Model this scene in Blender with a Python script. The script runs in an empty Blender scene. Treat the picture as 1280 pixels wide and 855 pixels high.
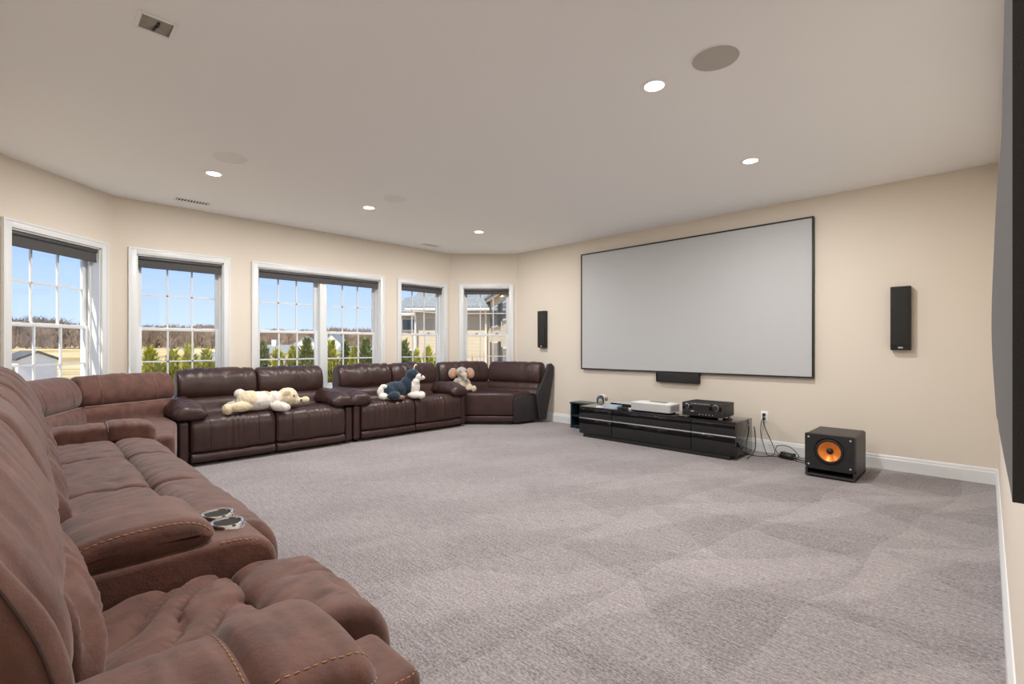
import bpy, bmesh, math, random
import numpy as np
from mathutils import Vector, Matrix, Euler
PI = math.pi
R_ = math.radians
random.seed(7)
SC = bpy.context.scene
COL = SC.collection

# ------------------------------------------------------------------ camera
CAMH = 1.18
cd = bpy.data.cameras.new('camera'); cam = bpy.data.objects.new('camera', cd); COL.objects.link(cam)
cam.location = (0, 0, CAMH); cam.rotation_euler = (PI/2, 0, R_(44.83))
cd.sensor_width = 36; cd.lens = 598.49/1280*36; cd.shift_y = 5.5/1280; cd.clip_start = 0.01; cd.clip_end = 2000
SC.camera = cam

# ------------------------------------------------------------------ world, sun, exposure
W = bpy.data.worlds.new('sky'); SC.world = W; W.use_nodes = True
nt = W.node_tree; nt.nodes.clear()
o = nt.nodes.new('ShaderNodeOutputWorld'); b = nt.nodes.new('ShaderNodeBackground')
tc = nt.nodes.new('ShaderNodeTexCoord'); sp = nt.nodes.new('ShaderNodeSeparateXYZ'); cr = nt.nodes.new('ShaderNodeValToRGB')
nt.links.new(tc.outputs['Generated'], sp.inputs[0]); nt.links.new(sp.outputs['Z'], cr.inputs[0])
el = cr.color_ramp.elements
el[0].position = 0.0; el[0].color = (.66, .78, 1.0, 1)
el[1].position = 1.0; el[1].color = (.16, .33, .80, 1)
e = el.new(.16); e.color = (.40, .585, 1.0, 1)
e = el.new(.45); e.color = (.25, .43, .93, 1)
nt.links.new(cr.outputs[0], b.inputs[0]); b.inputs[1].default_value = 0.98
nt.links.new(b.outputs[0], o.inputs[0])
sd = bpy.data.lights.new('sun', 'SUN'); sun = bpy.data.objects.new('sun', sd); COL.objects.link(sun)
sd.energy = 4.6; sd.angle = R_(.6); sd.color = (1, .93, .82)
sun.rotation_euler = Vector((-.22, .52, -.82)).to_track_quat('-Z', 'Y').to_euler()
LAMP_W = 26.0
SC.view_settings.view_transform = 'Standard'; SC.view_settings.look = 'None'
SC.view_settings.exposure = 0.38; SC.view_settings.gamma = 1.0
SC.view_settings.use_curve_mapping = False
SC.cycles.use_denoising = True
SC.cycles.max_bounces = 10; SC.cycles.diffuse_bounces = 6; SC.cycles.transparent_max_bounces = 24
SC.cycles.sample_clamp_indirect = 6
SC.cycles.caustics_reflective = False; SC.cycles.caustics_refractive = False

# ------------------------------------------------------------------ material helpers
def mat(name, col, rough=.5, metal=0, spec=.5, sheen=0, coat=0, emit=None, emit_s=0, var=0, vscale=8, bump=None, stretch=None):
    m = bpy.data.materials.new(name); m.use_nodes = True; n = m.node_tree.nodes; L = m.node_tree.links
    p = n['Principled BSDF']
    p.inputs['Base Color'].default_value = (*col, 1); p.inputs['Roughness'].default_value = rough
    p.inputs['Metallic'].default_value = metal; p.inputs['Specular IOR Level'].default_value = spec
    p.inputs['Sheen Weight'].default_value = sheen; p.inputs['Coat Weight'].default_value = coat
    if emit: p.inputs['Emission Color'].default_value = (*emit, 1); p.inputs['Emission Strength'].default_value = emit_s
    tc = n.new('ShaderNodeTexCoord'); vec = tc.outputs['Object']
    if stretch:
        mp = n.new('ShaderNodeMapping'); mp.inputs['Scale'].default_value = stretch; L.new(vec, mp.inputs[0]); vec = mp.outputs[0]
    if var:
        t = n.new('ShaderNodeTexNoise'); t.inputs['Scale'].default_value = vscale; t.inputs['Detail'].default_value = 5
        L.new(vec, t.inputs['Vector'])
        r = n.new('ShaderNodeValToRGB')
        r.color_ramp.elements[0].position = .3; r.color_ramp.elements[1].position = .7
        r.color_ramp.elements[0].color = (*[c*(1-var) for c in col], 1); r.color_ramp.elements[1].color = (*[min(1, c*(1+var)) for c in col], 1)
        L.new(t.outputs[0], r.inputs[0]); L.new(r.outputs[0], p.inputs['Base Color'])
    prev = None
    for (kind, sc, st, dist) in (bump or []):
        if kind == 'noise':
            t = n.new('ShaderNodeTexNoise'); t.inputs['Scale'].default_value = sc; t.inputs['Detail'].default_value = 4; outp = t.outputs[0]
        elif kind == 'crease':
            t = n.new('ShaderNodeTexNoise'); t.noise_type = 'RIDGED_MULTIFRACTAL'; t.inputs['Scale'].default_value = sc; t.inputs['Detail'].default_value = 2; t.inputs['Distortion'].default_value = .35; outp = t.outputs[0]
            q_ = n.new('ShaderNodeMapping'); q_.inputs['Scale'].default_value = (1, .16, .16); L.new(tc.outputs['Object'], q_.inputs[0]); L.new(q_.outputs[0], t.inputs['Vector'])
            bp = n.new('ShaderNodeBump'); bp.inputs['Strength'].default_value = st; bp.inputs['Distance'].default_value = dist; L.new(outp, bp.inputs['Height'])
            if prev: L.new(prev.outputs[0], bp.inputs['Normal'])
            prev = bp; continue
        elif kind == 'ridge':
            t = n.new('ShaderNodeTexNoise'); t.noise_type = 'RIDGED_MULTIFRACTAL'; t.inputs['Scale'].default_value = sc; t.inputs['Detail'].default_value = 3; t.inputs['Distortion'].default_value = .6; outp = t.outputs[0]
        else:
            t = n.new('ShaderNodeTexVoronoi'); t.inputs['Scale'].default_value = sc; outp = t.outputs['Distance']
        L.new(vec, t.inputs['Vector'])
        bp = n.new('ShaderNodeBump'); bp.inputs['Strength'].default_value = st; bp.inputs['Distance'].default_value = dist
        L.new(outp, bp.inputs['Height'])
        if prev: L.new(prev.outputs[0], bp.inputs['Normal'])
        prev = bp
    if prev: L.new(prev.outputs[0], p.inputs['Normal'])
    return m

M = {}
M['wall'] = mat('wall_paint', (.745, .675, .58), .75, spec=.3, bump=[('noise', 300, .08, .001)])
M['ceil'] = mat('ceiling_paint', (.93, .945, .95), .85, spec=.2, bump=[('noise', 200, .06, .001)])
M['trim'] = mat('white_trim', (.76, .775, .775), .35, bump=[('noise', 60, .03, .001)])
M['white'] = mat('white_plastic', (.90, .90, .89), .45, var=.02, vscale=30)
M['pale'] = mat('speaker_grille_paint', (.84, .84, .83), .8, bump=[('voronoi', 700, .2, .0005)])
M['greygr'] = mat('grey_grille_cloth', (.50, .48, .45), .8, bump=[('voronoi', 700, .25, .0005)])
M['blind'] = mat('blind_fabric', (.075, .072, .072), .8, var=.12, vscale=400, bump=[('noise', 500, .1, .0005)])
M['blindrail'] = mat('blind_rail', (.05, .05, .05), .45, var=.05)
M['suede'] = mat('brown_suede', (.118, .050, .036), .72, spec=.35, sheen=.22, var=.30, vscale=14, bump=[('noise', 260, .45, .0016), ('noise', 60, .35, .004), ('crease', 26, .30, .006)])
M['suede_in'] = mat('brown_suede_base', (.10, .048, .038), .78, spec=.3, sheen=.2, var=.15, vscale=14, bump=[('noise', 420, .25, .0012)])
M['leather'] = mat('brown_leather', (.046, .022, .019), .38, spec=.42, var=.15, vscale=7, bump=[('voronoi', 260, .10, .0006), ('noise', 26, .25, .006), ('crease', 14, .16, .008)])
M['leather_d'] = mat('charcoal_vinyl', (.026, .023, .025), .55, var=.15, vscale=9, bump=[('noise', 160, .12, .001)])
M['under'] = mat('black_underside', (.008, .008, .008), .8, var=.1)
M['stitch'] = mat('tan_thread', (.50, .27, .11), .7, var=.2, vscale=300)
M['dkstitch'] = mat('dark_thread', (.05, .022, .018), .7, var=.2, vscale=300)
M['palestitch'] = mat('pale_thread', (.30, .20, .17), .7, var=.2, vscale=300)
M['blackgl'] = mat('black_gloss', (.006, .006, .007), .07, spec=.55, coat=.3, var=.1)
M['blackm'] = mat('black_matte', (.012, .012, .012), .5, var=.15, vscale=40)
M['blackcloth'] = mat('black_grille_cloth', (.022, .021, .019), .85, bump=[('voronoi', 900, .3, .0005)], var=.15, vscale=60)
M['felt'] = mat('black_felt', (.030, .030, .031), .95, sheen=.25, var=.4, vscale=500, bump=[('noise', 600, .4, .001)])
M['wood'] = mat('black_ash', (.030, .028, .027), .45, var=.4, vscale=60, stretch=(30, 1, 1), bump=[('noise', 200, .1, .0005)])
M['screen'] = mat('grey_screen', (.52, .53, .535), .8, spec=.2, bump=[('noise', 900, .05, .0003)])
M['steel'] = mat('brushed_steel', (.8, .8, .82), .42, metal=1, var=.05, vscale=80)
M['chrome'] = mat('chrome', (.8, .8, .82), .12, metal=1, var=.03)
M['silver'] = mat('silver_paint', (.50, .50, .50), .4, var=.03, vscale=50)
M['copper'] = mat('copper_cone', (.90, .27, .045), .28, metal=.55, var=.08, vscale=40)
M['rubber'] = mat('black_rubber', (.010, .010, .010), .45, var=.1)
M['navy'] = mat('navy_plastic', (.02, .04, .075), .35, var=.1)
M['teal'] = mat('dark_teal_lacquer', (.012, .030, .040), .3, var=.1)
M['blue'] = mat('pale_blue_card', (.30, .42, .62), .5, var=.15, vscale=60)
M['cardwhite'] = mat('white_card', (.75, .74, .70), .5, var=.08)
M['brass'] = mat('bronze_metal', (.35, .25, .14), .35, metal=1, var=.1)
M['vent'] = mat('vent_dark', (.03, .03, .03), .7, var=.2)
M['duct'] = mat('duct_metal', (.33, .31, .29), .5, metal=.4, var=.2, vscale=20)
M['lens'] = mat('lamp_lens', (.9, .9, .9), .4, emit=(1, .95, .88), emit_s=9, var=.01)
M['siding'] = mat('beige_siding', (.60, .50, .37), .7)
M['siding2'] = mat('white_siding', (.82, .80, .77), .7, var=.04)
M['shingle'] = mat('grey_shingle', (.26, .27, .26), .85, var=.25, vscale=9)
M['shingled'] = mat('dark_shingle', (.10, .10, .105), .85, var=.25, vscale=6)
M['shutter'] = mat('black_shutter', (.03, .032, .036), .5, var=.1)
M['darkglass'] = mat('house_window_glass', (.06, .075, .10), .08, var=.2, vscale=2)
M['bark'] = mat('tree_bark', (.10, .075, .055), .9, var=.3, vscale=20)
M['leafA'] = mat('evergreen_leaf', (.43, .40, .04), .7, var=.55, vscale=5)
M['leafB'] = mat('evergreen_leaf_dark', (.16, .185, .03), .7, var=.5, vscale=5)
M['twig'] = mat('bare_twigs', (.26, .18, .125), .9, var=.45, vscale=.35)
M['shrub'] = mat('rust_twigs', (.45, .22, .08), .9, var=.4, vscale=9)

# siding courses: fine relief plus thin shade-free darker joint line in the paint
def siding_courses(m):
    n = m.node_tree.nodes; L = m.node_tree.links; p = n['Principled BSDF']
    tc = n.new('ShaderNodeTexCoord'); w = n.new('ShaderNodeTexWave'); w.wave_type = 'BANDS'; w.bands_direction = 'Z'; w.wave_profile = 'SAW'
    w.inputs['Scale'].default_value = 1.75
    L.new(tc.outputs['Object'], w.inputs['Vector'])
    bp = n.new('ShaderNodeBump'); bp.inputs['Strength'].default_value = .9; bp.inputs['Distance'].default_value = .03; bp.invert = True
    L.new(w.outputs[1], bp.inputs['Height']); L.new(bp.outputs[0], p.inputs['Normal'])
siding_courses(M['siding'])

# carpet: looped rows along X, flecked yarn, nap laid by the vacuum
def carpet():
    m = bpy.data.materials.new('loop_carpet'); m.use_nodes = True; n = m.node_tree.nodes; L = m.node_tree.links; p = n['Principled BSDF']
    p.inputs['Roughness'].default_value = .95; p.inputs['Specular IOR Level'].default_value = .15; p.inputs['Sheen Weight'].default_value = .15
    tc = n.new('ShaderNodeTexCoord'); V = tc.outputs['Object']
    def mapping(scale, rot=0):
        q = n.new('ShaderNodeMapping'); q.inputs['Scale'].default_value = scale; q.inputs['Rotation'].default_value = (0, 0, rot); L.new(V, q.inputs[0]); return q.outputs[0]
    def noise(v, sc, det=3):
        t = n.new('ShaderNodeTexNoise'); t.inputs['Scale'].default_value = sc; t.inputs['Detail'].default_value = det; L.new(v, t.inputs['Vector']); return t.outputs[0]
    def mth(op, a, b=None, c=None):
        q = n.new('ShaderNodeMath'); q.operation = op
        for i, x in enumerate((a, b, c)):
            if x is None: continue
            if isinstance(x, (int, float)): q.inputs[i].default_value = x
            else: L.new(x, q.inputs[i])
        return q.outputs[0]
    fleck = noise(mapping((60, 130, 1)), 1.0, 4)
    fleck2 = noise(V, 150, 2)
    rows = noise(mapping((9, 75, 1)), 1.0, 3)
    big = noise(V, 1.4, 3)
    # vacuum strokes: wedges of laid nap
    def wedge(rot, w, l, ph):
        v = mapping((1, 1, 1), rot)
        d = n.new('ShaderNodeVectorMath'); d.operation = 'ADD'; L.new(v, d.inputs[0])
        nz = n.new('ShaderNodeTexNoise'); nz.inputs['Scale'].default_value = 1.1; L.new(V, nz.inputs['Vector'])
        sm = n.new('ShaderNodeVectorMath'); sm.operation = 'SCALE'; L.new(nz.outputs['Color'], sm.inputs[0]); sm.inputs['Scale'].default_value = .35
        L.new(sm.outputs[0], d.inputs[1])
        s = n.new('ShaderNodeSeparateXYZ'); L.new(d.outputs[0], s.inputs[0])
        a = mth('FRACT', mth('MULTIPLY_ADD', s.outputs['X'], 1/w, ph))
        row = mth('FLOOR', mth('MULTIPLY_ADD', s.outputs['X'], 1/w, ph))
        bq = mth('FRACT', mth('ADD', mth('MULTIPLY', s.outputs['Y'], 1/l), mth('MULTIPLY', row, .37)))
        diff = mth('SUBTRACT', a, bq)
        k = n.new('ShaderNodeMapRange'); k.interpolation_type = 'SMOOTHSTEP'
        k.inputs['From Min'].default_value = -.05; k.inputs['From Max'].default_value = .05
        L.new(diff, k.inputs['Value']); return k.outputs[0]
    w1 = wedge(R_(8), .62, 1.9, .2); w2 = wedge(R_(38), .9, 1.5, .55)
    fade = n.new('ShaderNodeMapRange'); sx = n.new('ShaderNodeSeparateXYZ'); L.new(V, sx.inputs[0])
    L.new(sx.outputs['X'], fade.inputs['Value']); fade.inputs['From Min'].default_value = -3.0; fade.inputs['From Max'].default_value = -1.0
    fade.inputs['To Min'].default_value = .35; fade.inputs['To Max'].default_value = 1.0
    nap = mth('MULTIPLY', mth('ADD', mth('MULTIPLY', w1, .55), mth('MULTIPLY', w2, .45)), fade.outputs[0])
    f = mth('ADD', mth('MULTIPLY', fleck, .75), mth('MULTIPLY', fleck2, .45))
    f = mth('ADD', f, mth('MULTIPLY', rows, .35)); f = mth('ADD', f, mth('MULTIPLY', big, .12))
    f = mth('SUBTRACT', f, mth('MULTIPLY', nap, .105)); f = mth('SUBTRACT', f, .37)
    r = n.new('ShaderNodeValToRGB'); r.color_ramp.elements[0].position = .18; r.color_ramp.elements[1].position = .72
    r.color_ramp.elements[0].color = (.105, .090, .092, 1); r.color_ramp.elements[1].color = (.49, .45, .455, 1)
    L.new(f, r.inputs[0]); L.new(r.outputs[0], p.inputs['Base Color'])
    bp = n.new('ShaderNodeBump'); bp.inputs['Strength'].default_value = .5; bp.inputs['Distance'].default_value = .006
    L.new(f, bp.inputs['Height']); L.new(bp.outputs[0], p.inputs['Normal'])
    return m
M['carpet'] = carpet()

def glass():
    m = bpy.data.materials.new('window_glass'); m.use_nodes = True; n = m.node_tree.nodes; L = m.node_tree.links; n.clear()
    o = n.new('ShaderNodeOutputMaterial'); t = n.new('ShaderNodeBsdfTransparent'); g = n.new('ShaderNodeBsdfGlossy'); x = n.new('ShaderNodeMixShader')
    t.inputs[0].default_value = (.96, .98, .97, 1); g.inputs['Roughness'].default_value = .02; x.inputs[0].default_value = .04
    L.new(t.outputs[0], x.inputs[1]); L.new(g.outputs[0], x.inputs[2]); L.new(x.outputs[0], o.inputs[0]); return m
M['glass'] = glass()

def field():
    m = bpy.data.materials.new('dry_field'); m.use_nodes = True; n = m.node_tree.nodes; L = m.node_tree.links; p = n['Principled BSDF']
    p.inputs['Roughness'].default_value = .95; p.inputs['Specular IOR Level'].default_value = .1
    tc = n.new('ShaderNodeTexCoord'); t = n.new('ShaderNodeTexNoise'); t.inputs['Scale'].default_value = .12; t.inputs['Detail'].default_value = 8
    mp = n.new('ShaderNodeMapping'); mp.inputs['Scale'].default_value = (1.2, .4, 1); L.new(tc.outputs['Object'], mp.inputs[0]); L.new(mp.outputs[0], t.inputs['Vector'])
    r = n.new('ShaderNodeValToRGB'); e = r.color_ramp.elements
    e[0].position = .34; e[0].color = (.36, .23, .10, 1); e[1].position = .66; e[1].color = (.74, .60, .36, 1)
    k = e.new(.5); k.color = (.60, .45, .22, 1)
    L.new(t.outputs[0], r.inputs[0]); L.new(r.outputs[0], p.inputs['Base Color']); return m
M['field'] = field()

def plush_mat():
    m = bpy.data.materials.new('plush_fur'); m.use_nodes = True; n = m.node_tree.nodes; L = m.node_tree.links; p = n['Principled BSDF']
    p.inputs['Roughness'].default_value = .9; p.inputs['Specular IOR Level'].default_value = .15; p.inputs['Sheen Weight'].default_value = .35
    a = n.new('ShaderNodeAttribute'); a.attribute_name = 'fur'
    tc = n.new('ShaderNodeTexCoord'); t = n.new('ShaderNodeTexNoise'); t.inputs['Scale'].default_value = 45; t.inputs['Detail'].default_value = 3
    L.new(tc.outputs['Object'], t.inputs['Vector'])
    mr = n.new('ShaderNodeMapRange'); mr.inputs['To Min'].default_value = .72; mr.inputs['To Max'].default_value = 1.18; L.new(t.outputs[0], mr.inputs['Value'])
    mx = n.new('ShaderNodeMix'); mx.data_type = 'RGBA'; mx.blend_type = 'MULTIPLY'; mx.inputs[0].default_value = 1
    L.new(a.outputs['Color'], mx.inputs[6]); L.new(mr.outputs[0], mx.inputs[7]); L.new(mx.outputs[2], p.inputs['Base Color'])
    t2 = n.new('ShaderNodeTexNoise'); t2.inputs['Scale'].default_value = 260; L.new(tc.outputs['Object'], t2.inputs['Vector'])
    bp = n.new('ShaderNodeBump'); bp.inputs['Strength'].default_value = .6; bp.inputs['Distance'].default_value = .006
    L.new(t2.outputs[0], bp.inputs['Height']); L.new(bp.outputs[0], p.inputs['Normal']); return m
M['plush'] = plush_mat()

# ------------------------------------------------------------------ mesh helpers
class MB:
    def __init__(s): s.v = []; s.f = []
    def add(s, v, f):
        k = len(s.v); s.v += [tuple(map(float, p)) for p in v]; s.f += [tuple(i+k for i in q) for q in f]; return s
    def box(s, x0, x1, y0, y1, z0, z1):
        v = [(x, y, z) for x in (x0, x1) for y in (y0, y1) for z in (z0, z1)]
        return s.add(v, [(0, 1, 3, 2), (4, 6, 7, 5), (0, 4, 5, 1), (2, 3, 7, 6), (0, 2, 6, 4), (1, 5, 7, 3)])
    def rbox(s, x0, x1, y0, y1, z0, z1, r=.01, seg=3, edges=None):
        bm = bmesh.new(); bmesh.ops.create_cube(bm, size=1)
        for v in bm.verts: v.co = Vector(((x0+x1)/2+v.co.x*(x1-x0), (y0+y1)/2+v.co.y*(y1-y0), (z0+z1)/2+v.co.z*(z1-z0)))
        es = bm.edges[:]
        if edges: es = [e for e in es if edges((e.verts[1].co-e.verts[0].co).normalized(), (e.verts[0].co+e.verts[1].co)/2)]
        r = min(r, .49*min(x1-x0, y1-y0, z1-z0))
        bmesh.ops.bevel(bm, geom=es, offset=r, segments=seg, profile=.5, affect='EDGES')
        bm.verts.index_update()
        s.add([v.co[:] for v in bm.verts], [[v.index for v in f.verts] for f in bm.faces]); bm.free(); return s
    def tube(s, pts, r, n=8, cap=True):
        pts = [Vector(p) for p in pts]; rings = []; up = Vector((0, 0, 1))
        for i, p in enumerate(pts):
            d = (pts[min(i+1, len(pts)-1)]-pts[max(i-1, 0)]).normalized()
            a = d.cross(up)
            if a.length < .05: a = d.cross(Vector((1, 0, 0)))
            a.normalize(); bb = d.cross(a)
            rr = r[i] if isinstance(r, (list, tuple)) else r
            rings.append([p+a*math.cos(2*PI*k/n)*rr+bb*math.sin(2*PI*k/n)*rr for k in range(n)])
        v = [q for g in rings for q in g]; f = []
        for i in range(len(rings)-1):
            for k in range(n): f.append((i*n+k, i*n+(k+1) % n, (i+1)*n+(k+1) % n, (i+1)*n+k))
        if cap: f += [tuple(range(n))[::-1], tuple(range((len(rings)-1)*n, len(rings)*n))]
        return s.add(v, f)
    def lathe(s, prof, origin=(0, 0, 0), axis='Z', n=32, cap=True):
        # prof: list of (radius, height along axis)
        v = []; f = []; ox, oy, oz = origin
        for (r, h) in prof:
            for k in range(n):
                c, q = math.cos(2*PI*k/n)*r, math.sin(2*PI*k/n)*r
                v.append({'Z': (ox+c, oy+q, oz+h), 'Y': (ox+c, oy+h, oz+q), 'X': (ox+h, oy+c, oz+q)}[axis])
        for i in range(len(prof)-1):
            for k in range(n): f.append((i*n+k, i*n+(k+1) % n, (i+1)*n+(k+1) % n, (i+1)*n+k))
        for i in (0, len(prof)-1):
            if cap and prof[i][0] > 1e-6: f.append(tuple(range(i*n, i*n+n)))
        return s.add(v, f)
    def ell(s, c, r, rot=(0, 0, 0), nu=18, nv=12):
        m = Euler(rot).to_matrix(); v = []; f = []
        for j in range(nv+1):
            t = PI*j/nv
            for i in range(nu):
                a = 2*PI*i/nu; p = m @ Vector((r[0]*math.sin(t)*math.cos(a), r[1]*math.sin(t)*math.sin(a), r[2]*math.cos(t)))
                v.append((c[0]+p.x, c[1]+p.y, c[2]+p.z))
        for j in range(nv):
            for i in range(nu): f.append((j*nu+i, (j+1)*nu+i, (j+1)*nu+(i+1) % nu, j*nu+(i+1) % nu))
        return s.add(v, f)
    def shift(s, d): s.v = [(a+d[0], b_+d[1], c+d[2]) for a, b_, c in s.v]; return s
    def build(s, name, m, parent=None, w=False, ang=38, smooth=True, fix=True):
        me = bpy.data.meshes.new(name)
        v = s.v
        if w and parent is not None:
            L = parent.location if parent.type == 'EMPTY' else parent.parent.location
            v = [(a-L.x, b_-L.y, c-L.z) for a, b_, c in v]
        me.from_pydata(v, [], s.f)
        if fix:
            bm = bmesh.new(); bm.from_mesh(me); bmesh.ops.remove_doubles(bm, verts=bm.verts, dist=1e-6)
            bmesh.ops.recalc_face_normals(bm, faces=bm.faces); bm.to_mesh(me); bm.free()
        me.materials.append(m)
        if smooth:
            me.polygons.foreach_set('use_smooth', [True]*len(me.polygons)); me.set_sharp_from_angle(angle=R_(ang))
        me.update()
        ob = bpy.data.objects.new(name, me); COL.objects.link(ob)
        if parent is not None: ob.parent = parent
        return ob

def tag(ob, label, cat, group=None):
    ob['label'] = label; ob['category'] = cat
    if group: ob['group'] = group
    return ob
def thing(name, label, cat, loc=(0, 0, 0), rz=0, group=None):
    ob = bpy.data.objects.new(name, None); COL.objects.link(ob); ob.empty_display_size = .1
    ob.location = loc; ob.rotation_euler = (0, 0, rz); return tag(ob, label, cat, group)
def struct(ob): ob['kind'] = 'structure'; return ob
def empty_struct(name, loc, rz):
    ob = bpy.data.objects.new(name, None); COL.objects.link(ob); ob.location = loc; ob.rotation_euler = (0, 0, rz); return struct(ob)

def hsh(i, j, seed):
    return np.mod(np.sin(i*127.1+j*311.7+seed*74.7)*43758.5453, 1.0)
def vnoise(x, y, seed=0):
    x = np.asarray(x, float); y = np.asarray(y, float); i, j = np.floor(x), np.floor(y); u, v = x-i, y-j
    u = u*u*(3-2*u); v = v*v*(3-2*v)
    a, b_, c, d = hsh(i, j, seed), hsh(i+1, j, seed), hsh(i, j+1, seed), hsh(i+1, j+1, seed)
    return (a*(1-u)+b_*u)*(1-v)+(c*(1-u)+d*u)*v*1.0

def closed_curve(pts, n):
    p = np.array(pts, float); k = len(p); out = []
    for i in range(k):
        p0, p1, p2, p3 = p[i-1], p[i], p[(i+1) % k], p[(i+2) % k]
        for t in np.linspace(0, 1, 16, endpoint=False):
            out.append(.5*((2*p1)+(-p0+p2)*t+(2*p0-5*p1+4*p2-p3)*t*t+(-p0+3*p1-3*p2+p3)*t**3))
    out = np.array(out); d = np.r_[0, np.cumsum(np.linalg.norm(np.roll(out, -1, 0)-out, axis=1))]
    s = np.linspace(0, d[-1], n, endpoint=False); q = np.vstack([out, out[:1]])
    return np.c_[np.interp(s, d, q[:, 0]), np.interp(s, d, q[:, 1])]

def loft(mb, prof, u0, u1, r=.04, nu=26, ns=48, disp=None, axis='x', puff=0, shear=None, blend=None):
    """soft upholstered form: closed profile (a,b) swept along u, rounded over at both ends.
    axis 'x': u->x, (a,b)->(y,z);  axis 'y': u->y, (a,b)->(x,z)"""
    P = closed_curve(prof, ns); A = .5*np.sum(P[:, 0]*np.roll(P[:, 1], -1)-np.roll(P[:, 0], -1)*P[:, 1])
    T = np.roll(P, -1, 0)-np.roll(P, 1, 0); T /= np.linalg.norm(T, axis=1)[:, None]+1e-9
    N = np.c_[T[:, 1], -T[:, 0]]*(1 if A > 0 else -1)
    P1 = P; P2 = closed_curve(blend[0], ns) if blend else None
    rings = []
    for a in np.linspace(90, 0, 7)[:-1]: rings.append((u0+r*(1-math.sin(R_(a))), r*(1-math.cos(R_(a)))))
    for u in np.linspace(u0+r, u1-r, nu): rings.append((u, 0))
    for a in np.linspace(0, 90, 7)[1:]: rings.append((u1-r*(1-math.sin(R_(a))), r*(1-math.cos(R_(a)))))
    V = []; n = ns
    for (u, ins) in rings:
        d = np.zeros(ns)-ins
        if blend: t_ = float(blend[1](u)); P = P1*(1-t_)+P2*t_
        w = 1-(2*(u-u0)/(u1-u0)-1)**2
        if puff: d += puff*(w**.7 if w > 0 else 0)
        if disp is not None: d = d+disp(u, P[:, 0], P[:, 1], np.arange(ns)/ns)*min(1, (1-ins/r) if r else 1)
        Q = P+N*d[:, None]
        for (a, b_) in Q:
            if shear: a, b_ = shear(u, a, b_)
            V.append((u, a, b_) if axis == 'x' else (a, u, b_))
    mb.grid = np.array(V).reshape(len(rings), ns, 3); mb.P = P1; mb.us = np.array([q[0] for q in rings])
    F = []
    for i in range(len(rings)-1):
        for k in range(n): F.append((i*n+k, i*n+(k+1) % n, (i+1)*n+(k+1) % n, (i+1)*n+k))
    c0 = np.mean(V[:n], 0); c1 = np.mean(V[-n:], 0); V.append(tuple(c0)); V.append(tuple(c1)); m = len(V)
    b0 = (len(rings)-1)*n
    for k in range(n): F.append((m-2, (k+1) % n, k)); F.append((m-1, b0+k, b0+(k+1) % n))
    return mb.add(V, F)

def folds(freq, amp, seed, zone, cross=3.0, lean=0.0):
    """gathered-leather folds: ridges that run along the profile, spaced along u; zone(a,b)->0..1"""
    def f(u, a, b_, s):
        q = vnoise(u*freq+lean*b_*freq+1.5*vnoise(a*6, b_*6, seed+9), (a+b_)*cross, seed)-.5
        q2 = vnoise(u*freq*2.3+lean*b_*freq, (a-b_)*cross*1.3, seed+3)-.5
        return amp*(q*1.5+q2*.7)*zone(a, b_)
    return f
def ridge(x, y, seed): return 1-np.abs(2*vnoise(x, y, seed)-1)*1.6
def smooth01(x, a, b_):
    t = np.clip((np.asarray(x, float)-a)/(b_-a), 0, 1); return t*t*(3-2*t)

def lift(g, i, k, d=.0012):
    a = g[min(i+1, len(g)-1), k]-g[max(i-1, 0), k]; b_ = g[i, (k+1) % g.shape[1]]-g[i, k-1]; n = np.cross(a, b_); n = n/(np.linalg.norm(n)+1e-9)
    c = g[i].mean(0); n = n if n @ (g[i, k]-c) > 0 else -n
    return tuple(g[i, k]+n*d)
def stitch_line(mb, pts, dash=.009, gap=.006, r=.0013):
    pts = [Vector(p) for p in pts]; L = [0]
    for i in range(1, len(pts)): L.append(L[-1]+(pts[i]-pts[i-1]).length)
    def at(s):
        for i in range(1, len(L)):
            if s <= L[i]: return pts[i-1].lerp(pts[i], (s-L[i-1])/max(1e-9, L[i]-L[i-1]))
        return pts[-1]
    s = 0
    while s+dash < L[-1]:
        mb.tube([at(s), at(s+dash*.5), at(s+dash)], [r*.6, r, r*.6], 4); s += dash+gap
    return mb

# ------------------------------------------------------------------ room shell
C = 2.745; WX, SY, RX, BY = -6.45, 5.80, .062, -.42
q2 = math.sqrt(.5)
LA0 = (WX, .60); RA0 = (WX, 5.0)
outline = [(RX, BY), (RX, SY), (WX+.8, SY), (WX, 5.0), (WX, .60), (WX+1.02, BY)]
def poly_slab(name, m, z0, z1, pts):
    mb = MB(); n = len(pts); mb.add([(x, y, z0) for x, y in pts]+[(x, y, z1) for x, y in pts],
        [tuple(range(n)), tuple(range(n, 2*n))]+[(i, (i+1) % n, n+(i+1) % n, n+i) for i in range(n)])
    return struct(mb.build(name, m))
def grow(p, d=.2): cx, cy = -3.2, 2.7; return (p[0]+(d if p[0] > cx else -d), p[1]+(d if p[1] > cy else -d))
poly_slab('floor', M['carpet'], -.25, 0, [grow(p) for p in outline])
poly_slab('ceiling', M['ceil'], C, C+.25, [grow(p) for p in outline])

def wall(name, p0, rz, length, openings=(), ext0=.08, ext1=.08):
    """wall whose inner face runs from p0 along local x; thickness to local +y (outside)"""
    mb = MB(); t = .2; s = -ext0
    for (a, b_, z0, z1) in openings:
        mb.box(s, a, 0, t, 0, C); mb.box(a, b_, 0, t, 0, z0); mb.box(a, b_, 0, t, z1, C); s = b_
    mb.box(s, length+ext1, 0, t, 0, C)
    ob = mb.build(name, M['wall']); ob.location = (p0[0], p0[1], 0); ob.rotation_euler = (0, 0, rz); return struct(ob)
ZB, ZT = .60, 2.165
# local x runs so that outside (+y local) is left of travel direction
# screen wall: from left to right is travel +x with +y outside
wall('wall_front', (WX+.8, SY), 0, RX-WX-.8)
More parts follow.
